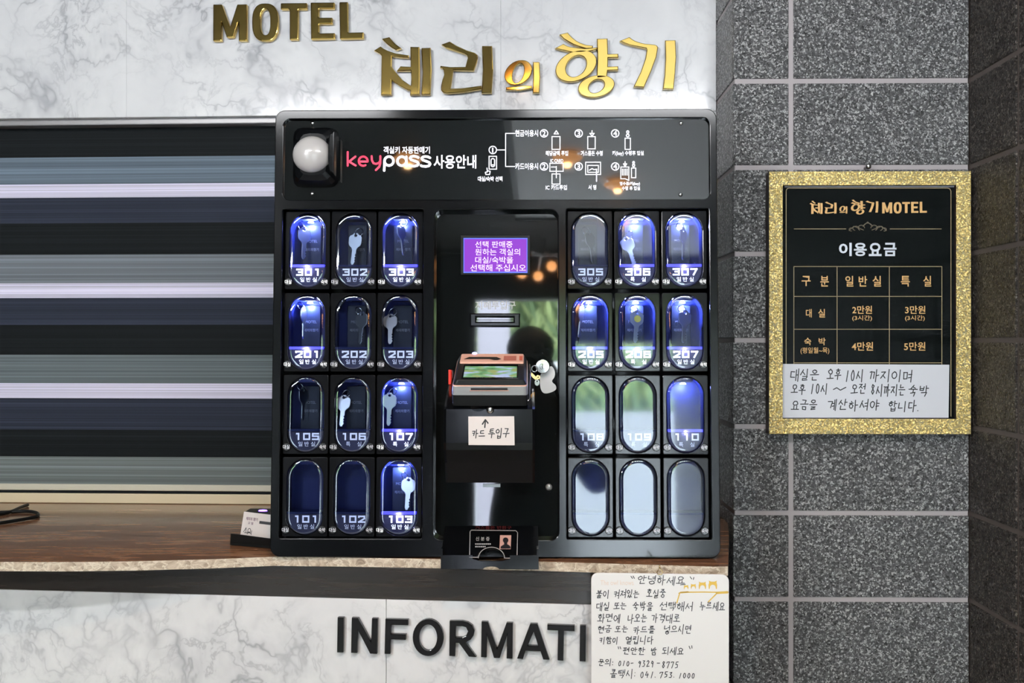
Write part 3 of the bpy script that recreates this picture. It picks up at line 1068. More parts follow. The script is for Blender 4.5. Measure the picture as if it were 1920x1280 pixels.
# outline
Lx, Rx = (CB(517, 210).x + CB(505, 1040).x) / 2, (CB(1345, 210).x + CB(1350, 1040).x) / 2
Tz, Bz = CB(928, 205).z, CB(928, 1045.2).z
FT = .022       # thickness of the front frame
colx = [sum(CB(x, y).x for x, y in pts) / len(pts) for pts in (
    [(574, 466), (571.5, 621), (570, 776), (568, 931)], [(662, 466), (660, 621), (658.5, 776), (656, 931)], [(750, 466), (748, 621), (747, 776), (745, 931)],
    [(1108, 466), (1107.5, 622), (1107, 778), (1107, 936)], [(1197, 466), (1197, 622), (1197, 778), (1196.5, 936)], [(1286.5, 466), (1286.5, 622), (1287, 778), (1287, 936)])]
rowc = [(CB(660, a).z + CB(1197, b).z) / 2 for a, b in ((466, 467), (621, 622.5), (776, 778.5), (931, 936))]
CW, CHh = .0795, (rowc[0] - rowc[3]) / 3
lb = (colx[0] - CW / 2 - .001, colx[2] + CW / 2 + .001)
rb = (colx[3] - CW / 2 - .001, colx[5] + CW / 2 + .001)
bz1, bz0 = rowc[0] + CHh / 2 - .002, rowc[3] - CHh / 2 + .002
hx0, hx1, hz0, hz1 = CB(531, 300).x, CB(1331, 300).x, CB(928, 374).z, CB(928, 222).z
cx0, cx1, cz0, cz1 = CB(813, 700).x, CB(1047, 700).x, CB(928, 1012).z, CB(928, 393).z
mb = MB()
mb.smooth = False
local_shape(mb, [rrect(Lx, Bz, Rx, Tz, .017), rrect(hx0, hz0, hx1, hz1, .012), rrect(lb[0], bz0, lb[1], bz1, .003, 2), rrect(rb[0], bz0, rb[1], bz1, .003, 2), rrect(cx0, cz0, cx1, cz1, .014)],
            -FT, FT, .0016)
mb.build('front_frame', M_BODY, cab)
# shell behind the frame: sides vertical at the back, open in front
zb_ = ZC + .0006
inv = CAB.M.inverted()
back_y = 2.06
shell = []
sr = rrect(Lx + .003, Bz + .0025, Rx - .003, Tz - .003, .015)
front_ring = [(x, FT - .002, z) for x, z in sr]
back_ring = []
for x, z in sr:
    w = CAB.M @ Vector((x, 0, z))
    wz = max(w.z, zb_)
    back_ring.append(tuple(inv @ Vector((w.x, back_y, wz))))
fr2 = []
for p in front_ring:
    w = CAB.M @ Vector(p)
    fr2.append(tuple(inv @ Vector((w.x, w.y, max(w.z, zb_)))))
mb = MB(); mb.loft([fr2, back_ring], cap=False); mb.add(back_ring, [tuple(range(len(back_ring)))[::-1]])
mb.build('housing', M_BODY, cab)
# header panel
hp = local_shape(MB(), [rrect(hx0 - .002, hz0 - .002, hx1 + .002, hz1 + .002, .012)], -.014, .007, .0008).build('header_panel', M_ACRYL, cab)
HO = -.0066
W_ = []
W_ += [[(948, 250), (948, 312)], [(948, 250), (965, 250)], [(948, 312), (965, 312)], [(932, 281), (948, 281)]]
for x, y in ((924, 281), (1020, 250), (1085, 250), (1153.5, 250), (1020, 312), (1085, 312), (1153.5, 312)):
    W_.append(arc(x, y, 7, 7, 0, 360, 18))
W_ += box_lines(917, 293, 931, 317) + [arc(924, 301, 3.4, 4, 180, 360, 8) + [(927.4, 309), (920.6, 309), (920.6, 301)], arc(924, 309, 3.4, 3.4, 0, 180, 8)]
W_ += [[(913, 315), (914, 322), (910, 323), (911, 327), (918, 327), (919, 321), (914, 320)]]
W_ += box_lines(1035, 256, 1050, 280) + box_lines(1102, 256, 1116, 279) + box_lines(1172, 259, 1182, 280) + box_lines(1031, 306, 1056, 321) + box_lines(1035, 326, 1050, 345)
W_ += box_lines(1098, 304, 1126, 327) + box_lines(1102, 310, 1122, 323) + [[(1118.5, 318), (1118.5, 340)], [(1105, 319), (1110, 316), (1114, 318), (1119, 317)]]
W_ += [[(1164, 313), (1179, 313), (1179, 338), (1172, 335), (1164, 335), (1164, 313)]] + box_lines(1184, 315, 1192, 333)
W_ += [[(1039, 251), (1043, 245), (1047, 251), (1039, 251)], [(1106, 250), (1110, 255), (1114, 250), (1106, 250)], [(1110, 245), (1110, 250)], [(1169, 307), (1172, 312), (1175, 307), (1169, 307)], [(1172, 303), (1172, 308)]]
W_ += [arc(1177, 254, 2.6, 2.6, 0, 360, 8), arc(1177, 247.5, 2, 2.6, 0, 360, 8), arc(1188, 310, 2, 3, 0, 360, 8), arc(1188, 304.5, 1.6, 2, 0, 360, 8)]
W_ += [[(1034, 313), (1043, 313)], [(1043, 312), (1043, 326)], [(1043, 326), (1043, 333)]]
for i in range(4):
    W_.append([(1167 + i * 3, 317), (1167 + i * 3, 328)])
mb = MB(); px_strokes(mb, CAB, W_, 1.7, HO)
for s, bx in (('1', (922.6, 277, 925, 286)), ('2', (1017, 245, 1023, 255)), ('3', (1082, 245, 1088, 255)), ('4', (1150, 245, 1157, 255)), ('2', (1017, 307, 1023, 317)), ('3', (1082, 307, 1088, 317)), ('4', (1150, 307, 1157, 317)),
              ('객실키 자동판매기', (719, 274.5, 806, 288)), ('사용안내', (813, 290.5, 893, 316)), ('현금이용시', (966, 243.5, 1009, 256)), ('카드이용시', (966, 305.5, 1009, 318)),
              ('대실/숙박 선택', (896, 330.5, 942, 340)), ('해당금액 투입', (1023, 282.5, 1065, 292)), ('거스름돈 수령', (1089, 282.5, 1130, 292)), ('키(key) 수령후 입실', (1148, 282.5, 1207, 292.5)),
              ('IC CARD', (1032, 298, 1056, 304.5)), ('IC 카드투입', (1023, 346.5, 1063, 356)), ('서 명', (1103, 346.5, 1118, 355.5)), ('영수증/키(key)', (1162, 340.5, 1200, 348.5)), ('수령 후 입실', (1166, 349, 1200, 356.5))):
    px_text(mb, CAB, s, *bx, HO, .018)
zk = lambda p: Z(640, 230, 7.385, p)
pas = [arc(660, 530, 62, 62, -180, 180, 24), [(598, 535), (597, 600), (593, 662)], arc(838, 532, 62, 62, 0, 360, 24), [(900, 470), (902, 598)]]
S0 = [(1066, 482), (1040, 468), (1000, 463), (965, 470), (950, 490), (965, 512), (1010, 528), (1055, 545), (1068, 568), (1052, 592), (1010, 602), (960, 598), (940, 588)]
pas += [S0, [(x + 162, y + 4) for x, y in S0]]
px_strokes(mb, CAB, [zk(l) for l in pas], 4.6, HO)
mb.build('header_lettering', M_HEADPRINT, cab)
mb = MB()
key_s = [[(88, 405), (88, 595)], [(195, 468), (108, 538), (198, 592)], [(245, 537), (362, 537)] + arc(303, 532, 62, 64, 0, -300, 22), [(420, 462), (424, 520), (445, 560), (480, 570), (520, 555), (538, 530)], [(540, 462), (540, 560), (525, 610), (478, 655)]]
px_strokes(mb, CAB, [zk(l) for l in key_s], 3.8, HO)
mb.build('red_lettering', M_RED, cab)
for x, y in ((586, 231), (585, 363), (1277, 231), (1276, 365)):
    p = CB(x, y, -.007)
    m_ = MB(); m_.smooth = True
    m_.lathe([(.0035, 0), (.0033, .0012), (.002, .0022), (.0004, .0026)], p, seg=12).build('screw', M_CHROME, cab)
# motion sensor
sb = CB(590, 293, -.007)
mb = MB()
q0, q1 = CB(548, 350, 0), CB(634, 238, 0)
rings = []
for ins, o_ in ((0, .007), (.002, -.004), (.008, -.014), (.016, -.019)):
    rings.append([(x, o_, z) for x, z in soft([(q0.x + ins, q0.z + ins), (q1.x - ins, q0.z + ins), (q1.x - ins, q1.z - ins), (q0.x + ins, q1.z - ins)], .016)])
mb.loft(rings)
sens = mb.build('motion_sensor', M_BODY, cab)
mb = MB(); mb.smooth = True
dc = CB(586, 291, .012)
mb.lathe([(.0325, 0), (.032, .006), (.029, .013), (.023, .019), (.014, .0235), (.006, .025), (.0003, .0254)], dc, seg=36, sx=1.03)
dm = mb.build('sensor_dome', M_DOMEW, sens)
mb = MB()   # dark hood that clips the dome on its side
hd_ = CB(622, 291, .012)
pr = []
for i in range(13):
    a = math.radians(-62 + 124 * i / 12)
    pr.append((a,))
ring_in, ring_out = [], []
for (a,) in pr:
    ring_in.append((dc.x + .0345 - .004 * math.cos(a), dc.z + .036 * math.sin(a)))
    ring_out.append((dc.x + .041, dc.z + .042 * math.sin(a)))
local_shape(mb, [ring_in + ring_out[::-1]], .010, .022, .002)
mb.build('sensor_hood', M_BODY, sens)

# --- compartments
HWc, HHc = 34.5 * K, 71 * K
VD = HHc - 142 * K * .715            # divider height above the capsule centre
ROOMS = [
    [('301', '일반실'), ('302', '일반실'), ('303', '일반실'), ('305', '일반실'), ('306', '특 실'), ('307', '일반실')],
    [('201', '일반실'), ('202', '일반실'), ('203', '일반실'), ('205', '일반실'), ('206', '특 실'), ('207', '일반실')],
    [('105', '일반실'), ('106', '특 실'), ('107', '특 실'), ('108', '특 실'), ('109', '특 실'), ('110', '특 실')],
    [('101', '일반실'), ('102', '일반실'), ('103', '일반실'), ('', ''), ('', ''), ('', '')]]
LIT = {'301': 1, '303': 1, '201': 1, '107': .6, '103': .75, '306': 1.1, '307': 1, '205': 1, '206': 1, '207': 1, '110': .45}
SQ = {'0': [[(0, 0), (1, 0), (1, 1), (0, 1), (0, 0)]], '1': [[(.3, 0), (.62, 0), (.62, 1)]], '2': [[(0, .12), (0, 0), (1, 0), (1, .38), (0, 1), (1, 1)]],
      '3': [[(0, 0), (1, 0), (1, 1), (0, 1)], [(.35, .46), (1, .46)]], '5': [[(1, 0), (0, 0), (0, .45), (1, .45), (1, 1), (0, 1)]],
      '6': [[(1, 0), (0, 0), (0, 1), (1, 1), (1, .45), (0, .45)]], '7': [[(0, 0), (1, 0), (.45, 1)]], '8': [[(0, 0), (1, 0), (1, 1), (0, 1), (0, 0)], [(0, .48), (1, .48)]],
      '9': [[(1, .55), (0, .55), (0, 0), (1, 0), (1, 1), (0, 1)]]}


def mk(mesh_builder, name, mats, bevel=0.0):
    """mesh data for repeated parts, built about the capsule centre"""
    o = mesh_builder.build(name, mats)
    me = o.data
    bpy.data.objects.remove(o)
    return me


PO = -.012         # face of the module plates
mb = MB(); local_shape(mb, [rrect(-CW / 2 + .0006, -CHh / 2 + .0028, CW / 2 - .0006, CHh / 2 - .0028, .003, 3), cap_loop(0, 0, HWc, HHc)], PO - .008, .008, .0016)
ME_PLATE = mk(mb, 'plate', M_MODULE)
mb = MB()
cl = cap_loop(0, 0, HWc + .0004, HHc + .0004)
mb.smooth = True
mb.loft([[(x, -(PO - .005), z) for x, z in cl], [(x, -(PO - .040), z) for x, z in cl]], cap=False)
mb.smooth = False
mb.add([(x, -(PO - .040), z) for x, z in cl], [tuple(range(len(cl)))])
mb.box((-HWc * .45, -(PO - .007), HHc - .004), (HWc * .45, -(PO - .038), HHc - .0095))
ME_CAV = mk(mb, 'cavity', M_CAVITY)
mb = MB(); mb.smooth = True
rings = []
for ins, o_ in ((0, PO - .003), (.0003, PO + .0006), (.0013, PO + .0018), (.003, PO + .0023), (.006, PO + .0025)):
    rings.append([(x, -o_ + .03 * z, z) for x, z in cap_loop(0, 0, HWc - ins, HHc - ins)])
mb.loft(rings, cap=False)
mb.smooth = False
mb.add(rings[-1], [tuple(range(len(rings[-1])))])
ME_COVER = mk(mb, 'cover', M_COVER)
lower = [(x, z) for x, z in cap_loop(0, 0, HWc - .0006, HHc - .0006, 20) if z < VD - .001]
lower = [(-(HWc - .0006), VD)] + lower + [((HWc - .0006), VD)]
mb = MB(); local_shape(mb, [lower], PO - .008, .0042, .0004)
ME_NPL = mk(mb, 'number_plate', M_PLATE)
mb = MB(); mb.box((-HWc + .001, -(PO - .0004), VD - .0012), (HWc - .001, -(PO - .036), VD + .0022))
ME_BAR = mk(mb, 'divider_bar', M_CAVITY)
mb = MB(); mb.box((-HWc + .0018, -(PO - .0001), VD - .0016), (HWc - .0018, -(PO - .008), VD + .0028))
ME_BARLIT = mk(mb, 'light_bar', M_LEDBLUE)
mb = MB(); mb.smooth = True; mb.lathe([(.0055, 0), (.005, .0015), (.003, .003), (.0003, .0034)], (0, 0, 0), seg=12, axis='Z')
ME_LED = mk(mb, 'led', M_LEDWHITE)
mb = MB(); mb.smooth = False; mb.lathe([(.0068, -.001), (.0068, .0026), (.0058, .0036)], (0, 0, 0), seg=20)
ME_BTN = mk(mb, 'push_button', M_BUTTON)


def part(name, me, parent, loc=(0, 0, 0)):
    o = bpy.data.objects.new(name, me)
    COL.objects.link(o)
    o.parent = parent
    o.location = loc
    return o


def number_mesh(num, kind, lit):
    mb = MB()
    w, h, gap = 10.5 * K, 10.5 * K, 6.2 * K
    st = 3.0 * K
    tot = 3 * w + 2 * gap
    zt = VD - 6.0 * K
    for i, ch in enumerate(num):
        x0 = -tot / 2 + i * (w + gap) + .0016
        vs, fs = strokes2d([[(x0 + a * w, zt - b * h) for a, b in ln] for ln in SQ[ch]], st, 'square')
        mb.add([(x, -(PO - .0032), z) for x, z in vs], [tuple(f) for f in fs])
    zk_ = zt - h - 4.5 * K
    chars = kind.replace(' ', '')
    spots = (-11, 1, 13) if len(chars) == 3 else (-9, 12)
    for ch, sx in zip(chars, spots):
        loc_text(mb, ch, sx * K + .0008 - 4 * K, zk_ - 8.6 * K, sx * K + .0008 + 4 * K, zk_, PO - .0032, 0.0)
    return mk(mb, 'room_number', M_NUMLIT if lit else M_NUM)


BT = {}
for s in ('대실', '숙박'):
    for lit in (0, 1):
        mb = MB(); loc_text(mb, s, -6.2 * K, -3.8 * K, 6.2 * K, 3.8 * K, .0038, .0)
        BT[s, lit] = mk(mb, 'button_print', M_BTNLIT if lit else M_WHITEPRINT)


def point(name, p, energy, color, r=.003):
    d = bpy.data.lights.new(name, 'POINT')
    d.energy, d.color, d.shadow_soft_size = energy, color, r
    o = bpy.data.objects.new(name, d)
    COL.objects.link(o)
    o.location = CAB.W(p)
    return o


CENTRE = {}
off = OFF[cab.name]
for r in range(4):
    for c in range(6):
        num, kind = ROOMS[r][c]
        lit = LIT.get(num, 0)
        ctr = Vector((colx[c], 0, rowc[r]))
        CENTRE[num or f'blank{c}'] = (ctr, r, c)
        comp = part('key_compartment', ME_PLATE, cab, ctr - off)
        part('cavity', ME_CAV, comp)
        part('clear_cover', ME_COVER, comp)
        part('number_plate', ME_NPL, comp)
        part('divider_bar', ME_BARLIT if lit else ME_BAR, comp)
        if num:
            part('room_number', number_mesh(num, kind, lit > .5), comp)
        for s, sx in (('대실', -35), ('숙박', 34)):
            b = part('push_button', ME_BTN, comp, (sx * K, -PO, -HHc + 10 * K))
            part('button_print', BT[s, 1 if lit > .5 else 0], comp, (sx * K, -PO, -HHc + 10 * K))
        if lit:
            part('led', ME_LED, comp, (0, -(PO - .027), HHc - .0125))
            point('compartment_led_light', ctr + Vector((0, -(PO - .024), HHc - .018)), 1.0 * lit, (.38, .43, 1.0))
            point('number_led_light', ctr + Vector((.0, -(PO + .0012), VD - .0026)), .05 * lit, (.62, .55, 1.0), .0008)

# --- centre console
mb = MB(); local_shape(mb, [rrect(cx0 - .002, cz0 - .002, cx1 + .002, cz1 + .002, .014)], -.030, .006)
mb.build('centre_panel', M_ACRYL, cab)
mb = MB()
rr = rrect(cx0 - .0005, cz0 - .0005, cx1 + .0005, cz1 + .0005, .014)
mb.loft([[(x, .005, z) for x, z in rr], [(x, .026, z) for x, z in rr]], cap=False)
mb.build('console_rim', M_BODY, cab)
CO = -.024
scr = MB(); px_shape(scr, CAB, [[(864, 515), (994, 515), (994, 441), (864, 441)]], CO, .003, .0006)
scr = scr.build('display', M_BLACKP, cab)
mb = MB(); px_rect(mb, CAB, 869, 446, 989, 511.5, CO + .0034); mb.build('display_backlight', M_SCRBLUE, scr)
mb = MB(); px_rect(mb, CAB, 870.5, 448, 987.5, 509, CO + .0037); mb.build('display_screen', M_SCREEN, scr)
mb = MB()
for s, bx in (('선택 판매중', (891, 452, 961, 464)), ('원하는 객실의', (891, 466, 975, 478.5)), ('대실/숙박을', (891, 481, 962, 493.5)), ('선택해 주십시오', (882, 495.5, 986, 508.5))):
    px_text(mb, CAB, s, *bx, CO + .004, .0)
mb.build('display_text', M_SCRTXT, scr)
mb = MB(); px_text(mb, CAB, '지폐투입구', 891, 564, 967, 580, CO + .0003, .012); mb.build('slot_lettering', mat('grey_slot_print', (.42, .42, .42), .5), cab)
mb = MB()
px_shape(mb, CAB, [[(881, 612), (975, 612), (975, 587), (881, 587)], [(893, 603), (963, 603), (963, 594), (893, 594)]], CO, .011, .0022)
slot = mb.build('bill_slot', M_BODY, cab)
mb = MB(); px_shape(mb, CAB, [[(892, 604), (964, 604), (964, 599), (892, 599)]], CO, .014, .001); mb.build('slot_lip', M_ACRYL, slot)
# card reader box
zt, zbx = CB(917, 747, .09).z, CB(917, 905, .07).z
tz_ = CB(921, 726, .060).z
prof = [(.024, tz_ + .0160), (-.100, tz_ - .0307), (-.106, tz_ - .035), (-.108, CB(917, 830, .105).z), (-.105, CB(917, 843, .1).z), (-.097, CB(917, 853, .095).z), (-.085, CB(917, 868, .09).z), (-.066, zbx), (.024, zbx)]
bx0, bx1 = CB(832, 800, .105).x, CB(1003, 800, .105).x
mb = MB()
rings = []
for x, k in ((bx0, 0), (bx0 + .004, 1), (bx1 - .004, 1), (bx1, 0)):
    rings.append([(x, min(y + (0 if k else .004), .024), z) for y, z in prof])
mb.loft(rings)
box_ = mb.build('card_reader_box', M_BODY, cab)
lk = CB(919, 768, .1075)
mb = MB(); mb.smooth = True
mb.lathe([(.0062, -.001), (.0062, .002), (.0045, .0025), (.0042, .006), (.001, .0064)], lk, seg=20); mb.build('box_lock', M_CHROME, box_)
mb = MB()
bl = CB(896, 762, .1075)
rn = random.Random(8)
mb.add([(bl.x + .014 * math.cos(a) * rn.uniform(.75, 1), bl.y - .0012, bl.z + .009 * math.sin(a) * rn.uniform(.75, 1)) for a in [i * math.pi / 9 for i in range(18)]], [tuple(range(18))])
mb.build('tape_patch', glass_mat('clear_tape', (.75, .78, .8), .16), box_)
mb = MB(); px_shape(mb, CAB, [[(905, 913), (938, 913), (938, 907), (905, 907)]], CO, .004); mb.build('receipt_slot', M_SILVER, cab)
mb = MB(); mb.smooth = True; mb.lathe([(.006, 0), (.0055, .002), (.003, .0035), (.0003, .004)], CB(1029, 913, CO), seg=16); mb.build('console_button', M_SILVER, cab)
mb = MB(); px_shape(mb, CAB, [[(841, 720), (845, 720), (845, 693), (841, 693)]], CO, .03); mb.build('red_tab', M_REDTAB, cab)
# console lock with latch plate
lk = CB(1017, 687, CO)
mb = MB()
px_shape(mb, CAB, [smooth_loop([(1013, 700), (1022, 698), (1032, 684), (1040, 692), (1041, 706), (1033, 715), (1043, 722), (1043, 732), (1022, 739), (1014, 732), (1012, 716)], 2)], CO, .0015)
mb.build('latch_plate', mat('pale_metal_plate', (.62, .61, .63), .35, .2), cab)
mb = MB(); mb.smooth = True
mb.lathe([(.0125, 0), (.0125, .012), (.0115, .013)], lk, seg=28); mb.smooth = False; mb.lathe([(.0113, .0128), (.0113, .0134), (.005, .0136), (.0045, .0145), (.0003, .0146)], lk, seg=28)
lkc = mb.build('console_lock', M_CHROME, cab)
mb = MB(); mb.box((lk.x - .0007, lk.y - .0151, lk.z - .004), (lk.x + .0007, lk.y - .0140, lk.z + .004)); mb.build('keyhole', M_INK, lkc)
# chute tray
TX0, TX1 = CB(826, 1050, .07).x, CB(1010, 1050, .07).x
a0 = (.026, CB(917, 985, -.02).z)
a1 = (-.062, CB(917, 1042, .062).z)
zlip = CB(917, 1067, .066).z
cxm = CB(921, 1046, .062).x
nr = .0235
th = .003


def tp(x, s, lift=0.0):
    """point on the sloped tray plate, s from the rear (0) to the lip (1)"""
    y = a0[0] + (a1[0] - a0[0]) * s; z = a0[1] + (a1[1] - a0[1]) * s
    nl = Vector((0, -(a0[1] - a1[1]), a0[0] - a1[0])).normalized()
    return (x, y + nl.y * lift, z + nl.z * lift)


slen = math.hypot(a1[0] - a0[0], a1[1] - a0[1])
mb = MB()
notch = [(cxm + nr * math.cos(a), 1 - nr * math.sin(a) / slen) for a in [math.pi * i / 14 for i in range(15)]]
outl = [(TX0, 0), (TX0, 1)] + notch[::-1] + [(TX1, 1), (TX1, 0)]
topf = [tp(x, s, 0) for x, s in outl]; botf = [tp(x, s, -th) for x, s in outl]
nn = len(outl)
mb.add(topf, [tuple(range(nn))]); mb.add(botf, [tuple(range(nn))[::-1]])
for i in range(nn):
    j = (i + 1) % nn
    mb.add([topf[i], topf[j], botf[j], botf[i]], [(3, 2, 1, 0)])
# lip with a half-round cut-out at its lower edge, and the two cheeks
nl = [(cxm + .013 * math.cos(a), zlip + .0045 * math.sin(a)) for a in [math.pi * i / 12 for i in range(13)]]
notch_top = [(cxm - .030, a1[1] - .004), (cxm - .018, zlip + .0135), (cxm + .018, zlip + .0135), (cxm + .030, a1[1] - .004)]
lip = [(TX0, zlip)] + nl[::-1] + [(TX1, zlip), (TX1, a1[1] + .002), (cxm + .030, a1[1] + .002)] + notch_top[::-1] + [(cxm - .030, a1[1] + .002), (TX0, a1[1] + .002)]
local_shape(mb, [lip], -a1[0], .004, .0004)
for x in (TX0, TX1 - .003):
    mb.box((x, a1[0] - .004, a1[1] - .001), (x + .003, .022, a1[1] + .012))
tray = mb.build('return_tray', M_BODY, cab)


def tpx(px, py, lift):
    """photo pixel on the sloped plate"""
    s = 0.5
    for _ in range(30):
        x, y, z = tp(0, s, lift)
        q = CB(px, py, -y)
        s += (z - q.z) / (a0[1] - a1[1]) * .8
    return Vector((q.x, y, z))


TL = [[(880.5, 1041), (881, 1020), (881.5, 996), (884, 993.5), (967, 994.5), (970.5, 998), (969.5, 1042)], [(880, 1044), (897, 1044.5)], [(946, 1046), (956, 1046)]]
TL.append([(921.5 + 24.5 * math.cos(a), 1046 - 20.5 * math.sin(a)) for a in [math.pi * i / 18 for i in range(19)]])
vs, fs = strokes2d(TL, 1.3)
mb = MB(); mb.add([tpx(x, y, .0005) for x, y in vs], [f[::-1] for f in fs])
mb.build('card_outline', M_TRAYLINE, tray)
mb = MB()
v_, f_ = text_mesh('신 분 증', .012)
mb.add([tpx(892 + 26 * a, 1013.5 - 7.5 * b, .0005) for a, b in v_], f_)
for y, x1_ in ((1019.5, 920), (1024.5, 911)):
    x = 891
    rn = random.Random(int(y))
    while x < x1_:
        w = rn.uniform(2, 3)
        mb.add([tpx(x, y + 1.2, .0005), tpx(x + w, y + 1.2, .0005), tpx(x + w, y - 1.2, .0005), tpx(x, y - 1.2, .0005)], [(0, 1, 2, 3)])
        x += w + .8
mb.build('card_lettering', M_TRAYLINE, tray)
mb = MB(); v_, f_ = text_mesh('거스름돈 반환구', .01); mb.add([tpx(891 + 68 * a, 992 - 6.5 * b, .0005) for a, b in v_], f_); mb.build('return_lettering', M_REDDIM, tray)
mb = MB(); mb.add([tpx(x, y, .0005) for x, y in ((936.5, 1029), (957.5, 1029), (958.5, 1003), (937.5, 1003))], [(0, 1, 2, 3)])
ph = mb.build('photo_print', M_IDPINK, tray)
mb = MB()
sil = [(938.5, 1028), (939, 1024), (943, 1021.5), (945.5, 1020), (945, 1017), (943, 1014), (943, 1010.5), (945, 1008), (948, 1007.2), (951, 1008), (953, 1010.5), (953, 1014), (951, 1017), (951, 1020), (954, 1021.5), (957, 1024), (957, 1028)]
mb.add([tpx(x, y, .0010) for x, y in sil], [tuple(range(len(sil)))]); mb.build('portrait_silhouette', M_INK, tray)

# ---------------------------------------------------------------- things on the cabinet
tg = thing(CAB, 'paper_label', CB(922, 834, .1085), 'small white handwritten card label stuck on the black card reader box', 'label')
mb = MB(); px_shape(mb, CAB, [[(878.5, 834), (965, 834.5), (964, 780), (878, 780.5)]], .1085, .0008); mb.build('paper', M_PAPER, tg)
mb = MB()
rn = random.Random(3)
px_strokes(mb, CAB, pen_line('카드', 885, 806, 909, 820, rn) + pen_line('투입구', 916, 803, 955, 820, rn), 1.7, .1097)
px_strokes(mb, CAB, [[(909, 801), (910, 788)], [(904.5, 795), (910, 786.5), (915, 793)]], 2.5, .1097)
mb.build('handwriting', M_INK, tg)

# payment terminal
tilt = math.radians(21)
tb = CB(921, 726, .060)
TM = CAB.M @ Matrix.Translation(tb) @ Matrix.Rotation(tilt, 4, 'X')
ter = empty('payment_terminal', TM, 'card payment terminal with rose printer lid and lit screen resting on the card reader box', 'card terminal')


def frus(mb, x0, x1, y0, y1, z0, z1, tx=0.0, tyf=0.0, tyb=0.0, r=.006):
    a = soft([(x0, y0), (x1, y0), (x1, y1), (x0, y1)], r)
    b = soft([(x0 + tx, y0 + tyf), (x1 - tx, y0 + tyf), (x1 - tx, y1 - tyb), (x0 + tx, y1 - tyb)], r)
    mb.loft([[(x, y, z0) for x, y in a], [(x, y, z1) for x, y in b]])
    return mb


ZB = .0215
frus(MB(), -.060, .060, -.058, .07, -.010, .0105 - .002).build('base_shell', M_BLACKP, ter, bevel=.001)
frus(MB(), -.0605, .0605, -.0585, .07, .0085, ZB + .002, .001, .001, .001).build('silver_shell', M_SILVER, ter, bevel=.0008)
frus(MB(), -.0595, .0595, -.0575, .069, ZB + .002, ZB + .0035, .0006, .0005, .0005).build('rose_trim', M_ROSE, ter)
frus(MB(), -.059, .059, -.057, .07, ZB + .0035, ZB + .012, .0045, .003, .002).build('top_shell', M_BLACKP, ter, bevel=.001)
zt_ = ZB + .012
mb = MB(); frus(mb, -.046, .046, -.0505, .016, zt_, zt_ + .0012, .001, .001, .001, .003); sc = mb.build('screen_bezel', M_ACRYL, ter)
scm = mat('terminal_screen', (.05, .05, .05), .2)
n = N(scm)
v = n.coord((1, 2.2, 1))
no = n.noise(v, 28, 2, .5)
no2 = n.noise(v, 46, 2, .5)
cA = n.ramp(no.outputs['Fac'], [(.36, (.05, .17, .05)), (.5, (.16, .40, .17)), (.62, (.38, .47, .72))])
n.l(n.mix(n.ramp(no2.outputs['Fac'], [(.52, (0,) * 3), (.62, (1,) * 3)]), cA, (.26, .33, .10)), n.b.inputs['Emission Color'])
n.b.inputs['Emission Strength'].default_value = .75
MB().quad((-.0425, -.0465, zt_ + .0014), (.0425, -.0465, zt_ + .0014), (.0425, .006, zt_ + .0014), (-.0425, .006, zt_ + .0014)).build('screen', scm, ter)
mb = MB(); frus(mb, -.053, .054, .021, .066, zt_, zt_ + .003, .001, .001, .002, .004); lid = mb.build('printer_lid', M_ROSE, ter, bevel=.0006)
mb = MB(); local = [(-.047, .036), (-.038, .047), (.008, .047), (.016, .037), (.010, .031), (.004, .031), (-.004, .036)]
mb.add([(x, y, zt_ + .0033) for x, y in local], [tuple(range(len(local)))[::-1]]); mb.build('lid_slot', M_BLACKP, lid)
mb = MB(); mb.quad((.020, .029, zt_ + .0034), (.041, .029, zt_ + .0034), (.041, .052, zt_ + .0034), (.020, .052, zt_ + .0034)); mb.build('warning_label', mat('faded_red_label', (.42, .13, .09), .5), lid)
mb = MB(); mb.quad((.046, .029, zt_ + .0034), (.0515, .029, zt_ + .0034), (.0515, .052, zt_ + .0034), (.046, .052, zt_ + .0034)); mb.build('red_strip', mat('red_label_strip', (.55, .12, .07), .5), lid)
mb = MB(); mb.smooth = True; mb.lathe([(.0045, 0), (.004, .002), (.0003, .003)], (-.030, .066, zt_ + .002), axis='Z', seg=12); mb.build('indicator_led', M_BLUELED, ter)
MB().box((-.030, -.0600, ZB - .0035), (.028, -.0582, ZB - .0005)).build('card_slot', M_INK, ter)
MB().box((-.032, -.0596, ZB - .0050), (.030, -.0584, ZB - .0037)).build('slot_lip', M_ROSE, ter)
MB().tube([(.063, .03, ZB + .008), (.0645, .0, ZB + .006), (.064, -.03, ZB + .004), (.063, -.050, -.001), (.060, -.056, -.002)], .0011).build('stylus_cord', M_CHROME, ter)

# bunch of small keys on the console lock
kb = CB(1000, 700, .01)
bk = thing(CAB, 'key_bunch', kb, 'bunch of small brass and steel keys hanging beside the round console lock', 'keys')
kx = lambda x, y, o=.012: CB(x, y, o)
MB().tube([tuple(kx(1002 + 5 * math.cos(a), 691 + 6 * math.sin(a), .012)) for a in [i * math.pi / 8 for i in range(16)]], .0008, 6, True).build('key_ring', M_CHROME, bk)
mb = MB(); px_shape(mb, CAB, [[(994, 702), (997, 698), (1004, 705), (1007, 709), (1004, 712), (999, 708)]], .012, .0018); mb.build('brass_key', M_BRASS, bk)
mb = MB(); px_shape(mb, CAB, [ell(1007, 717, 4.5, 6), ell(1007, 714.5, 1.2, 1.4)], .009, .0018); mb.build('steel_key', M_CHROME, bk)
mb = MB(); px_shape(mb, CAB, [ell(1009, 707, 4, 4), ell(1009, 707, 1.2, 1.2)], .006, .0016); mb.build('key_head', M_BRASS, bk)

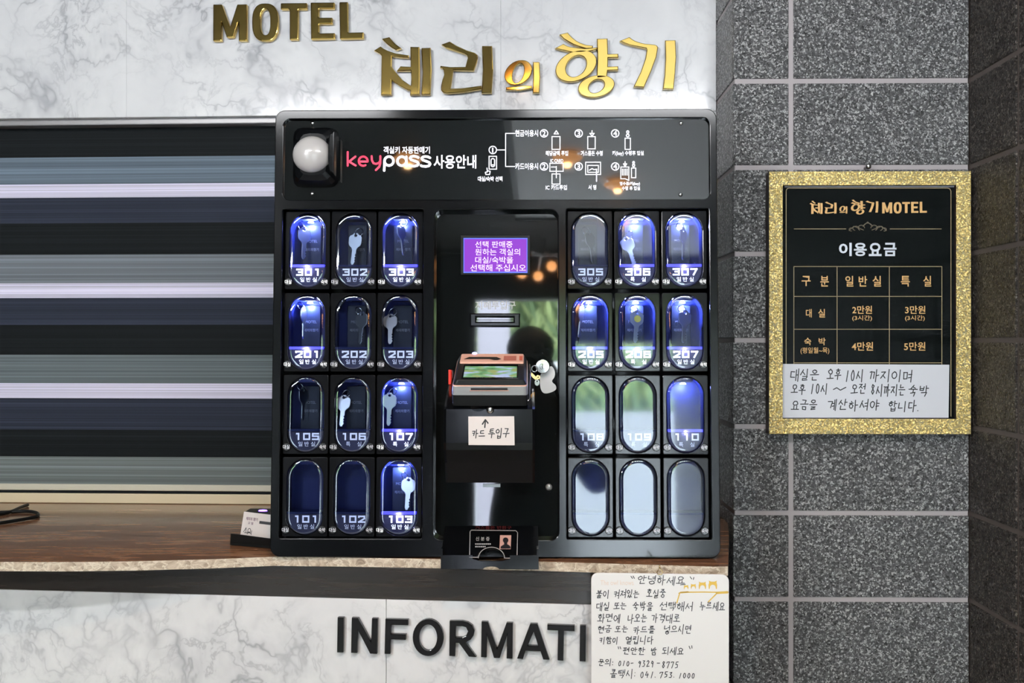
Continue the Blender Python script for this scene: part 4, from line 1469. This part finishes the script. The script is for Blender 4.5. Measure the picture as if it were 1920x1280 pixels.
# ---------------------------------------------------------------- room keys inside the compartments
hl = [(-.006, 0.0), (-.0125, .006), (-.0135, .012), (-.0135, .020), (-.010, .0245), (-.005, .0275), (.005, .0275), (.010, .0245), (.0135, .020), (.0135, .012), (.0125, .006), (.006, 0.0)]
hl = [(x * .86, z) for x, z in [(-.006, 0.0), (-.0125, .005), (-.0140, .009), (-.0140, .019), (-.0115, .0225), (-.006, .0245), (-.004, .0275), (.004, .0275), (.006, .0245), (.0115, .0225), (.0140, .019), (.0140, .009), (.0125, .005), (.006, 0.0)]]
sh = [(.0042, -.003), (.0042, -.010), (.0024, -.012), (.0044, -.0145), (.0022, -.017), (.0042, -.019), (.0028, -.0215), (.0042, -.024), (.0026, -.027), (.001, -.030), (-.002, -.030), (-.0038, -.026), (-.0038, -.003)]
mb = MB()
local_shape(mb, [hl[:-1] + [hl[-1]] + sh + [hl[0]], ell(0, .0225, .0026, .0022, n=12)], -.0011, .0022, .0004)
ME_KEY = mk(mb, 'key', M_NICKEL)
mb = MB()
local_shape(mb, [hl[:-1] + [hl[-1]] + sh + [hl[0]], ell(0, .0225, .0026, .0022, n=12)], -.0011, .0022, .0004)
mb.cur = 1
mb.add([(x, -.0016, z) for x, z in ell(.001, .012, .0062, .0062, n=16)], [tuple(range(16))])
ME_KEY2 = mk(mb, 'key', [M_NICKEL, M_YELLOW])
mb = MB(); mb.tube([(.0072 * math.cos(a), 0, .0072 * math.sin(a)) for a in [i * math.pi / 10 for i in range(20)]], .0008, 6, True)
ME_RING = mk(mb, 'key_ring', M_CHROME)
mb = MB(); local_shape(mb, [rrect(-.0165, -.077, .0165, 0, .003, 3)], -.0015, .003, .0006)
ME_TAG = mk(mb, 'key_tag', M_TAG)
mb = MB(); loc_text(mb, 'MOTEL', -.010, -.031, .010, -.0262, .0017, .0); loc_text(mb, '체리의향기', -.0125, -.046, .0125, -.0405, .0017, .01)
ME_TAGT = mk(mb, 'tag_print', M_TAGTXT)
# room: (head px, tip px, turn, label detail)
KEYS = {
    '301': ((570, 441), (569.5, 486), 38, 'key turned half aside under a white ring, blue glow, top row, first compartment'),
    '302': ((666, 452), (662, 491), -14, 'dim key behind the unlit cover between two lit ones, top row'),
    '303': ((752, 434), (758, 486), 62, 'thin dark slanting key under a bright lamp, third compartment of the top row'),
    '201': ((569, 590), (569.5, 636), 80, 'key seen edge-on as a bright line, lit compartment below the top corner one'),
    '202': ((678, 600), (676, 645), -25, 'faint brownish key almost hidden in the unlit middle compartment, second row'),
    '203': ((731, 602), (733, 646), 0, 'bright flat silver key in the unlit compartment next to the console'),
    '105': ((568, 742), (568, 788), 66, 'dim narrow key under a thin ring, third row, first compartment'),
    '106': ((643, 755), (642, 800), 0, 'bright toothed silver key facing front, third row'),
    '107': ((730, 752), (729, 799), 8, 'grey key in a violet-lit compartment, third row, beside the card reader box'),
    '103': ((765, 910), (764, 952), 12, 'silver key at the edge of the lit compartment in the bottom row'),
    '305': ((1106, 449), (1111, 487), 45, 'shadowy slanting key before a blue tag, unlit, top row'),
    '306': ((1177, 457), (1187, 492), 5, 'lilac-lit key leaning across a bright compartment, top row, beside room 305'),
    '307': ((1281, 442), (1280, 489), 55, 'dark thin key with a glinting ring, top row, last compartment'),
    '205': ((1090, 587), (1085, 632), 66, 'thin tilted key among orange reflections, second row past the console'),
    '206': ((1194, 597), (1191, 642), 12, 'key with a round yellow sticker on its head, second row'),
    '207': ((1284, 597), (1281, 640), 20, 'dark key silhouette against a blue tag, second row, last compartment'),
}
DEP = PO - .017
for num, (h, tp_, turn, lab) in KEYS.items():
    ctr, r, c = CENTRE[num]
    H = CB(h[0], h[1], DEP); Tt = CB(tp_[0], tp_[1], DEP)
    ang = math.atan2(Tt.x - H.x, H.z - Tt.z)
    root_at = Vector((ctr.x, -(PO - .033), ctr.z + HHc - .016))
    pitch_ = math.radians(20) if num in ('203', '106', '103', '306') else math.radians(5)
    k_ = thing(CAB, 'room_key', root_at, f'room {num}: {lab}', 'key', 'room keys hanging in the vending cabinet')
    kk = part('key', ME_KEY2 if num == '206' else ME_KEY, k_)
    top_ = H + Vector((0, 0, .0085))
    org = H + (Matrix.Rotation(-ang, 3, 'Y') @ Vector((0, 0, -.0125)))
    kk.location = org - root_at
    kk.rotation_euler = (Matrix.Rotation(-ang, 3, 'Y') @ Matrix.Rotation(-pitch_, 3, 'X') @ Matrix.Rotation(math.radians(turn), 3, 'Z')).to_euler()
    rg = part('key_ring', ME_RING, k_)
    hole = org + (Matrix.Rotation(-ang, 3, 'Y') @ Vector((0, 0, .0225)))
    side = -1 if (H.x > ctr.x or num in ('301', '201', '105')) else 1
    rg.location = hole + Vector((side * .0055, .002, .006)) - root_at
    rg.rotation_euler = (.5, 0, math.radians(35 * side))
    tgp = part('key_tag', ME_TAG, k_, (.001 if c < 3 else -.002, 0, 0))
    part('tag_print', ME_TAGT, tgp)

# ---------------------------------------------------------------- gold framed price sign
SO = .029
sg = thing(PIL, 'price_sign', PIL.P(1630, 813, 0), 'black price board in a wide gold glitter frame hung on the grey tiles', 'sign')
A = [PIL.P(x, y, SO) for x, y in ((1442, 812.5), (1819.5, 814.5), (1822, 321), (1442.5, 321))]
Bq = [PIL.P(x, y, SO) for x, y in ((1465.5, 785), (1793, 785), (1793.5, 347), (1470, 347))]
ax0, ax1, az0, az1 = (A[0].x + A[3].x) / 2, (A[1].x + A[2].x) / 2, (A[0].z + A[1].z) / 2, (A[2].z + A[3].z) / 2
ix0, ix1, iz0, iz1 = (Bq[0].x + Bq[3].x) / 2, (Bq[1].x + Bq[2].x) / 2, (Bq[0].z + Bq[1].z) / 2, (Bq[2].z + Bq[3].z) / 2
mb = MB()
local_shape(mb, [[(ax0, az0), (ax1, az0), (ax1, az1), (ax0, az1)], [(ix0, iz0), (ix1, iz0), (ix1, iz1), (ix0, iz1)]], .0006, SO - .003, .0)
mb.build('frame_side', M_FRAMESIDE, sg)
mb = MB()
local_shape(mb, [[(ax0, az0), (ax1, az0), (ax1, az1), (ax0, az1)], [(ix0, iz0), (ix1, iz0), (ix1, iz1), (ix0, iz1)]], SO - .0024, .0024, .0006)
mb.build('glitter_frame', M_GLIT, sg)
PO2 = SO - .011
mb = MB(); mb.box((ix0 - .004, -.001, iz0 - .004), (ix1 + .004, -PO2, iz1 + .004)); mb.build('panel', M_SIGN, sg)
mb = MB(); px_rect(mb, PIL, 1471, 347.5, 1793, 351, PO2 + .0012); mb.build('panel_edge', mat('grey_acrylic_edge', (.30, .30, .33), .2), sg)
so = PO2 + .0006
mb = MB()
px_strokes(mb, PIL, [[(1474, 683), (1474, 357), (1476, 353.5), (1479, 352.5), (1777, 352.5), (1781, 354), (1783, 358), (1783, 780)], [(1489, 429), (1586, 429)], [(1669, 429), (1765, 429)],
                     [(1488.5, 499.5), (1766, 499.5)], [(1488.5, 555.5), (1766, 555.5)], [(1488.5, 617), (1766, 617)], [(1488.5, 680), (1766, 680)],
                     [(1488.5, 499.5), (1488.5, 683)], [(1569.5, 499.5), (1569.5, 683)], [(1667.5, 499.5), (1667.5, 683)], [(1766, 499.5), (1766, 683)]], 1.2, so)
mb.build('gold_lines', M_SIGNLINE, sg)
mb = MB()
OR = [arc(1627, 427, 9, 9, 200, 340, 10), [(1618, 424), (1627, 416), (1636, 424)]]
for s in (-1, 1):
    OR += [[(1627 + s * x, y) for x, y in arc(12, 427, 6, 5, 180, 420, 10)], [(1627 + s * x, y) for x, y in arc(22, 428, 6, 4, 180, 430, 10)], [(1627 + s * x, y) for x, y in arc(31, 430, 4, 3, 180, 460, 8)], [(1627 + s * 8, 431), (1627 + s * 26, 424), (1627 + s * 35, 432)]]
px_strokes(mb, PIL, OR, 1.3, so); mb.build('ornament', M_ORN, sg)
mb = MB()
allp = [p for k in SYL.values() for lp in k for p in lp]
sx0, sx1, sy0, sy1 = min(p[0] for p in allp), max(p[0] for p in allp), min(p[1] for p in allp), max(p[1] for p in allp)
mp_ = lambda p: (1518 + (p[0] - sx0) / (sx1 - sx0) * 129, 374 + (p[1] - sy0) / (sy1 - sy0) * 28)
for k in SYL.values():
    px_shape(mb, PIL, [[mp_(p) for p in lp] for lp in k], so, .0002)
allm = [p for k in MOTEL.values() for lp in k for p in lp]
mx0, mx1, my0, my1 = min(p[0] for p in allm), max(p[0] for p in allm), min(p[1] for p in allm), max(p[1] for p in allm)
mq = lambda p: (1654 + (p[0] - mx0) / (mx1 - mx0) * 84, 378 + (p[1] - my0) / (my1 - my0) * 22)
for k in MOTEL.values():
    px_shape(mb, PIL, [[mq(p) for p in lp] for lp in k], so, .0002)
mb.build('title_lettering', M_SIGNGOLD, sg)
for s, bx, bo in (('구', (1503, 517, 1520, 536), .012), ('분', (1538, 517, 1554, 537), .012), ('일', (1585, 517, 1600, 537), .012), ('반', (1610, 517, 1626, 537), .012), ('실', (1636, 517, 1652, 537), .012), ('특', (1689, 517, 1706, 537), .012), ('실', (1731, 517, 1746, 537), .012),
                  ('대', (1511, 579, 1522, 595), .012), ('실', (1534, 579, 1547, 595), .012), ('2만원', (1598, 573, 1635, 588), .012), ('(3시간)', (1598, 591, 1635, 602), .008), ('3만원', (1697, 573, 1735, 588), .012), ('(3시간)', (1697, 591, 1734, 602), .008),
                  ('숙', (1508, 633, 1521, 647), .012), ('박', (1535, 633, 1548, 647), .012), ('(평일월~목)', (1501, 651, 1555, 664), .008), ('4만원', (1597, 641, 1637, 657), .012), ('5만원', (1695, 641, 1735, 657), .012)):
    cell = MB(); px_text(cell, PIL, s, *bx, so, bo); cell.build('cell_lettering', M_SIGNGOLD, sg)
mb = MB()
for i, ch in enumerate('이용요금'):
    px_text(mb, PIL, ch, 1573 + i * 28, 455, 1597 + i * 28, 480, so, .03)
mb.build('white_lettering', M_SIGNWHITE, sg)
# note taped over the lower part of the board
nt = thing(PIL, 'paper_note', PIL.P(1624, 783, PO2), 'white handwritten note covering the bottom of the gold framed price board', 'note')
mb = MB(); px_shape(mb, PIL, [[(1467, 783), (1778.5, 783), (1780, 683.5), (1468, 682)]], PO2 + .0014, .0005); mb.build('paper', mat('bluish_white_paper', (.76, .77, .82), .45), nt)
rn = random.Random(12)
L = []
for s, bx in (('대실은', (1482, 693, 1535, 713)), ('오후', (1551, 692, 1577, 712)), ('10시', (1584, 694, 1619, 714)), ('까지이며', (1630, 694, 1711, 714)), ('오후', (1484, 720, 1510, 738)), ('10시', (1519, 720, 1552, 738)), ('~', (1562, 718, 1586, 738)), ('오전', (1596, 720, 1623, 738)),
              ('8시까지는', (1633, 721, 1697, 740)), ('숙박', (1703, 723, 1741, 742)), ('요금을', (1484, 750, 1532, 768)), ('계산하셔야', (1552, 750, 1648, 768)), ('합니다.', (1666, 752, 1726, 770))):
    L += pen_line(s, *bx, rn)
mb = MB(); px_strokes(mb, PIL, L, 1.85, PO2 + .0022); mb.build('handwriting', M_INK, nt)
mb = MB(); mb.smooth = True
sw = PIL.P(1622, 315, 0)
mb.lathe([(.0022, -.02), (.0022, .018), (.0055, .019), (.0055, .022), (.003, .024), (.0003, .0245)], sw, seg=14)
o = mb.build('wall_screw', M_CHROME); place(o, PIL.M); tag(o, 'small steel screw in the tile joint just above the gold frame', 'screw')

# ---------------------------------------------------------------- hanging notice
NO = 0.0
nb = thing(NOTE, 'notice_board', NOTE.P(1238, 1300, NO), 'white rounded handwritten notice with printed owls hanging under the counter edge', 'notice')
c4 = [NOTE.P(x, y, NO + .004) for x, y in ((1108.5, 1200), (1367, 1200), (1237, 1075.5), (1237, 1318))]
mb = MB(); local_shape(mb, [rrect(c4[0].x, c4[3].z, c4[1].x, c4[2].z, .011)], NO, .004, .0008); mb.build('board', M_PAPERG, nb)
no_ = NO + .0044
rn = random.Random(21)
L = []
for s, bx in (('안녕하세요', (1196, 1080, 1284, 1095)), ('불이', (1118, 1106, 1142, 1120)), ('켜져있는', (1151, 1106, 1198, 1120)), ('호실중', (1212, 1105, 1248, 1120)), ('대실', (1118, 1129, 1143, 1143)), ('또는', (1151, 1129, 1174, 1142)), ('숙박을', (1186, 1129, 1224, 1144)), ('선택해서', (1237, 1129, 1299, 1144)), ('누르세요', (1312, 1129, 1359, 1144)),
              ('화면에', (1121, 1151, 1163, 1166)), ('나오는', (1177, 1151, 1213, 1166)), ('가격대로', (1221, 1151, 1275, 1166)), ('현금', (1121, 1173, 1146, 1186)), ('또는', (1153, 1173, 1177, 1185)), ('카드를', (1187, 1174, 1228, 1187)), ('넣으시면', (1245, 1172, 1296, 1187)), ('키함이', (1124, 1194, 1159, 1206)), ('열립니다', (1173, 1193, 1225, 1207)),
              ('편안한', (1168, 1214, 1209, 1227)), ('밤', (1220, 1214, 1231, 1227)), ('되세요', (1242, 1214, 1282, 1227)), ('문의:', (1122, 1236, 1151, 1248)), ('010-', (1159, 1239, 1188, 1248)), ('9329', (1196, 1238, 1226, 1250)), ('-', (1231, 1239, 1238, 1248)), ('8775', (1241, 1240, 1272, 1252)),
              ('콜택시:', (1144, 1255, 1193, 1270)), ('041.', (1200, 1259, 1232, 1270)), ('753.', (1236, 1259, 1267, 1270)), ('1000', (1272, 1262, 1303, 1271))):
    L += pen_line(s, *bx, rn)
L += [[(1183, 1080), (1186, 1084)], [(1187, 1079.5), (1189.5, 1084)], [(1294, 1081), (1297, 1085)], [(1301, 1082), (1300, 1086)], [(1159, 1212), (1160, 1216)], [(1162.5, 1212), (1164, 1216)], [(1292, 1211), (1294, 1216)], [(1297, 1210), (1297.5, 1215)], [(1276, 1096), (1285, 1095)]]
mb = MB(); px_strokes(mb, NOTE, L, 1.45, no_); mb.build('handwriting', M_INKG, nb)
mb = MB(); px_text(mb, NOTE, 'The owl knows', 1126, 1087.5, 1188, 1096.5, no_ - .0001, .0, .0); mb.build('faint_print', M_FAINT, nb)
mb = MB()
ob = no_ - .0002
px_strokes(mb, NOTE, [[(1273, 1112), (1277, 1110), (1320, 1109.5), (1345, 1110)], [(1274, 1113), (1269, 1130)], [(1345, 1111), (1328, 1128)]], 2.2, ob)
px_strokes(mb, NOTE, [[(1276, 1110.5), (1290, 1109.5)]], 3, ob)
px_strokes(mb, NOTE, [[(1344, 1111), (1364, 1110)]], 4.4, ob)
for cx, y0, w in ((1286.5, 1096, 8), (1300, 1094, 9), (1317, 1090, 13), (1336.5, 1088, 15)):
    o_ = [(-.5, 1.05), (-.54, .55), (-.46, .25), (-.5, 0), (-.22, .14), (.22, .14), (.5, 0), (.46, .25), (.54, .55), (.5, 1.05), (.40, 1.05)]
    o_ += [(.36 * math.cos(a), .86 - .34 * math.sin(a)) for a in [math.pi * i / 8 for i in range(9)]] + [(-.40, 1.05)]
    px_shape(mb, NOTE, [[(cx + x * w, y0 + y * w) for x, y in o_]], ob - .0001, .0001)
mb.build('owl_print', M_OWL, nb)
MB().tube([tuple(NOTE.P(x, y, .006)) for x, y in ((1237, 1063), (1231.5, 1073), (1234, 1076.5), (1240, 1076.5), (1243, 1073))], .0008, 8, True).build('hanging_ring', M_BRASS, nb)
hk = MB(); hk.tube([tuple(NOTE.P(1237, 1062, -.013)), tuple(NOTE.P(1237, 1062.5, .004)), tuple(NOTE.P(1237, 1065, .007)), tuple(NOTE.P(1237, 1064, .009)), tuple(NOTE.P(1237, 1060, .010))], .0011, 8)
o = hk.build('brass_hook', M_BRASS); place(o, NOTE.M); tag(o, 'tiny brass hook in the stone edge holding the owl notice', 'hook')

# ---------------------------------------------------------------- small things on the counter
hp0, hp1 = on_counter(431, 1022), on_counter(505, 1032)
yaw = .36
HF = Frame(yaw, 0, 0, 0, 1.0)
HF.o = Vector((hp0.x, hp0.y, ZC + .0003)); HF.M = Matrix.Translation(HF.o) @ HF.R.to_4x4()
hold = thing(HF, 'card_holder', Vector((.045, 0, 0)), 'black plastic business card holder on the counter against the cabinet', 'card holder')
mb = MB()
mb.box((0, 0, 0), (.098, .045, .004))
mb.add([(0, 0, .004), (.098, 0, .004), (.098, .003, .004), (0, .003, .004), (.004, -.004, .022), (.098, -.004, .018), (.098, -.001, .018), (.004, -.001, .022)], [(0, 1, 5, 4), (2, 3, 7, 6), (0, 4, 7, 3), (1, 2, 6, 5), (4, 5, 6, 7)])
mb.add([(0, .034, .004), (.098, .034, .004), (.098, .045, .004), (0, .045, .004), (.004, .046, .034), (.098, .046, .034), (.098, .049, .034), (.004, .049, .034)], [(0, 1, 5, 4), (2, 3, 7, 6), (0, 4, 7, 3), (1, 2, 6, 5), (4, 5, 6, 7)])
mb.build('tray', M_BLACKP, hold, bevel=.0008)
lean = math.radians(12)
CM = HF.M @ Matrix.Translation((.010, .014, .0045)) @ Matrix.Rotation(math.radians(2.5), 4, 'Y') @ Matrix.Rotation(-lean, 4, 'X')
for i in range(3):
    cd = empty('business_card', CM @ Matrix.Translation((i * .0006, .0035 * i, 0)), ['white business card at the front of the black card holder', 'white business card just behind the front one in the black holder', 'hindmost white business card in the black card holder'][i], 'card', 'business cards in the holder')
    MB().box((0, 0, 0), (.086, .0004, .054)).build('card', M_PAPER, cd)
    if i == 0:
        mb = MB(); loc_text(mb, '체리의', .007, .0395, .020, .0455, .0003, .012); loc_text(mb, '향기', .0225, .0395, .032, .0455, .0003, .012); loc_text(mb, '모 텔', .0125, .0325, .0235, .0372, .0003, .01)
        mb.build('card_lettering', M_PURPLE, cd)
        mb = MB(); vs, fs = strokes2d([[(.006, .018), (.010, .026), (.011, .018)], arc(.0175, .022, .003, .0035, 0, 360, 10), [(.0145, .015), (.0145, .019)], [(.022, .017), (.023, .022)], [(.008, .017), (.021, .018), (.023, .015)]], .0011)
        mb.add([(x, -.0003, z) for x, z in vs], fs); mb.box((.036, -.0003, .036), (.070, 0, .041)); mb.build('card_print', M_INKG, cd)
dv = on_counter(492, 968)
o = empty('small_device', Matrix.Translation((dv.x, dv.y, ZC + .0003)), 'small black device with a violet light behind the card holder', 'device')
MB().box((-.035, -.02, 0), (.035, .03, .012)).build('case', M_BLACKP, o, bevel=.003)
mb = MB(); mb.smooth = True; mb.lathe([(.006, 0), (.005, .002), (.0003, .003)], (.002, -.004, .012), axis='Z', seg=14, sx=1.6); mb.build('light', M_VIOLET, o)
pts = [(52, 946), (38, 951), (23, 958), (8, 962), (-20, 966), (-60, 969), (-70, 966), (-40, 962.5), (0, 960.5), (31, 958.5), (55, 958.5), (68, 961), (72, 964.5), (66, 969), (39, 974), (8, 979), (-30, 984), (-90, 990)]
W3 = [on_counter(x, y, .004) for x, y in pts]
sm = []
for i in range(len(W3) - 1):
    p0, p1, p2, p3 = W3[max(i - 1, 0)], W3[i], W3[i + 1], W3[min(i + 2, len(W3) - 1)]
    for k in range(6):
        t_ = k / 6
        sm.append(.5 * ((2 * p1) + (p2 - p0) * t_ + (2 * p0 - 5 * p1 + 4 * p2 - p3) * t_ ** 2 + (3 * p1 - p0 - 3 * p2 + p3) * t_ ** 3))
o = MB().tube([tuple(p) for p in sm], .0035, 10).build('power_cord', M_BLACKP)
tag(o, 'black power cord looped on the stone counter under the blind', 'cord')

# ---------------------------------------------------------------- lamps of the lobby ceiling, some of them added
for (x, y), lab in zip(FILL_BATTENS, ('added slim white ceiling batten lamp near the added lobby window', 'added slim white ceiling batten lamp over the striped blind end of the counter', 'added slim white ceiling batten lamp over the tiled pillar end of the counter')):  # added battens, kept out of the mirrored view, to brighten the walls
    t = empty('added_batten_lamp', Matrix.Translation((x, y, CEIL - .012)), lab, 'lamp', 'added ceiling batten lamps')
    MB().box((-.38, -.06, -.034), (.38, .06, 0)).build('housing', M_DOORW, t, bevel=.004)
    MB().box((-.38, .055, -.034), (.38, .15, -.030)).box((-.38, .146, -.044), (.38, .15, -.030)).build('shade', M_DOORW, t)  # shade added to keep batten light off the ceiling
    MB().box((-.37, -.05, -.0365), (.37, .05, -.0342)).build('diffuser', mat('added_batten_diffuser', (.8, .8, .8), .5, emit=(1, 1, 1), es=1.5), t)
t = empty('added_light_panel', Matrix.Translation((.37, -.1, CEIL - .002)), 'wide flat white light panel added to the lobby ceiling', 'lamp')  # added glowing panel: stands in for the bright ceiling the letters mirror
for ya, yb in ((-1.5, .22), (.42, 1.30)):
    MB().box((-.43, ya + .1, -.012), (.47, yb + .1, 0)).build('diffuser', M_PANEL, t, bevel=.002)
for (x, y), lab in zip(DOWN, ('warm crystal ceiling downlight over the lobby, mirrored in the red lettering', 'warm crystal ceiling downlight mirrored beside the cash and card symbols', 'warm crystal ceiling downlight mirrored under the receipt symbol', 'warm crystal ceiling downlight close above the small gold syllable')):
    t = empty('ceiling_downlight', Matrix.Translation((x, y, CEIL - .0125)), lab, 'lamp', 'crystal ceiling downlights')
    mb = MB(); mb.lathe([(.05, 0), (.05, -.006), (.035, -.010)], (0, 0, 0), axis='Z', seg=24); mb.build('rim', M_CHROME, t)
    mb = MB(); mb.lathe([(.028, -.010), (.062, -.022), (.050, -.034), (.022, -.046), (.018, -.046)], (0, 0, 0), axis='Z', seg=9); mb.build('crystal', M_CRYSTAL, t)
    mb = MB(); mb.lathe([(.012, -.046), (.018, -.052), (.012, -.060), (.001, -.062)], (0, 0, 0), axis='Z', seg=12); mb.build('bulb', M_BULB, t)
# chandelier by the entrance (mirrored in the centre panel)
t = empty('chandelier', Matrix.Translation((.06, -2.1, CEIL - .0125)), 'small chandelier with warm globes near the entrance, mirrored in the console', 'lamp')
MB().tube([(0, 0, 0), (0, 0, -.1)], .006).build('stem', M_CHROME, t)
for i in range(6):
    a = i * math.pi / 3 + .3
    e = (.17 * math.cos(a), .17 * math.sin(a), -.13 - .03 * (i % 3))
    MB().tube([(0, 0, -.095), (e[0] * .6, e[1] * .6, -.085), e], .004).build('arm', M_CHROME, t)
    mb = MB(); mb.smooth = True
    mb.lathe([(.0005, .028), (.02, .02), (.028, 0), (.02, -.02), (.0005, -.028)], (e[0], e[1], e[2] - .025), axis='Z', seg=12); mb.build('globe', mat('warm_globe', (1, .7, .4), .4, emit=(1.0, .42, .14), es=14.0), t)

# ---------------------------------------------------------------- the photographer (dark figure mirrored in the console)
PX, PY = 0.0, -0.62
nodes = {'pelvis': ((0, 0, .93), .135), 'belly': ((0, .005, 1.06), .125), 'chest': ((0, 0, 1.24), .145), 'top': ((0, -.005, 1.37), .105), 'neck': ((0, .01, 1.455), .052),
         'jaw': ((0, .03, 1.525), .066), 'head': ((0, .012, 1.60), .088), 'crown': ((0, 0, 1.655), .066), 'nose': ((0, .112, 1.565), .012)}
edges = [('pelvis', 'belly'), ('belly', 'chest'), ('chest', 'top'), ('top', 'neck'), ('neck', 'jaw'), ('jaw', 'head'), ('head', 'crown'), ('head', 'nose')]
for s, k in ((-1, 'a'), (1, 'b')):
    nodes.update({k + 'sh': ((s * .19, -.01, 1.36), .085), k + 'el': ((s * .285, .10, 1.20), .064), k + 'wr': ((s * .105, .27, 1.455), .030), k + 'ha': ((s * .082, .30, 1.495), .026),
                  k + 'hip': ((s * .095, 0, .86), .095), k + 'kn': ((s * .11, .02, .48), .062), k + 'an': ((s * .12, -.01, .09), .042), k + 'toe': ((s * .14, .17, .035), .033), k + 'ear': ((s * .082, .005, 1.575), .012)})
    edges += [('top', k + 'sh'), (k + 'sh', k + 'el'), (k + 'el', k + 'wr'), (k + 'wr', k + 'ha'), ('pelvis', k + 'hip'), (k + 'hip', k + 'kn'), (k + 'kn', k + 'an'), (k + 'an', k + 'toe'), ('head', k + 'ear')]
    for i, (dz, ln) in enumerate(((.034, .034), (.014, .040), (-.006, .037), (-.024, .028))):
        f0, f1, f2 = k + f'f{i}', k + f'g{i}', k + f'h{i}'
        nodes[f0] = ((s * .080, .318, 1.502 + dz), .0095); nodes[f1] = ((s * .074, .318 + ln * .8, 1.506 + dz), .0088); nodes[f2] = ((s * .054, .318 + ln * 1.1, 1.506 + dz), .0078)
        edges += [(k + 'ha', f0), (f0, f1), (f1, f2)]
    nodes[k + 't0'] = ((s * .062, .285, 1.525), .0105); nodes[k + 't1'] = ((s * .042, .272, 1.540), .009)
    edges += [(k + 'ha', k + 't0'), (k + 't0', k + 't1')]
names = list(nodes)
me = bpy.data.meshes.new('body')
me.from_pydata([nodes[n_][0] for n_ in names], [(names.index(a), names.index(b)) for a, b in edges], [])
M_CLOTH = mat('dark_clothes', (.012, .012, .014), .9)
me.materials.append(M_CLOTH)
per = empty('person', Matrix.Translation((PX, PY, 0)) @ Matrix.Diagonal((1.0, 1.0, 1.03, 1)), 'person in dark clothes standing and holding a camera, mirrored in the console', 'person')
body = bpy.data.objects.new('body', me); COL.objects.link(body); body.parent = per
md = body.modifiers.new('skin', 'SKIN'); md.use_smooth_shade = True
for v_, n_ in zip(me.skin_vertices[0].data, names):
    r_ = nodes[n_][1]
    v_.radius = (r_ * (1.25 if n_ in ('pelvis', 'belly', 'chest') else 1), r_ * (.85 if n_ in ('pelvis', 'belly', 'chest') else 1))
    v_.use_root = n_ == 'pelvis'
sd = body.modifiers.new('smooth', 'SUBSURF'); sd.levels = sd.render_levels = 2
mb = MB(); mb.smooth = True
rg_ = []
for i in range(9):
    a = math.pi / 2 * i / 8
    rg_.append([(.098 * math.cos(a) * math.cos(b) + 0, -.012 + .108 * math.cos(a) * math.sin(b) * (1 if math.sin(b) < 0 else .9), 1.60 + .098 * math.sin(a) - (.07 * max(0, -math.sin(b)) * math.cos(a))) for b in [2 * math.pi * j / 20 for j in range(20)]])
mb.loft(rg_)
mb.build('hair', mat('black_hair', (.008, .007, .006), .6), per, raw=True)
pc = empty('photo_camera', Matrix.Translation((PX, PY + .335, 1.518)), 'black camera held by the person mirrored in the console', 'camera')
MB().box((-.062, -.022, 0), (.062, .022, .085)).build('camera_body', M_BLACKP, pc, bevel=.006)
mb = MB(); mb.smooth = True; mb.lathe([(.034, 0), (.034, -.05), (.030, -.055), (.026, -.05)], (0, .02, .04), seg=24); mb.build('lens', M_BLACKP, pc)
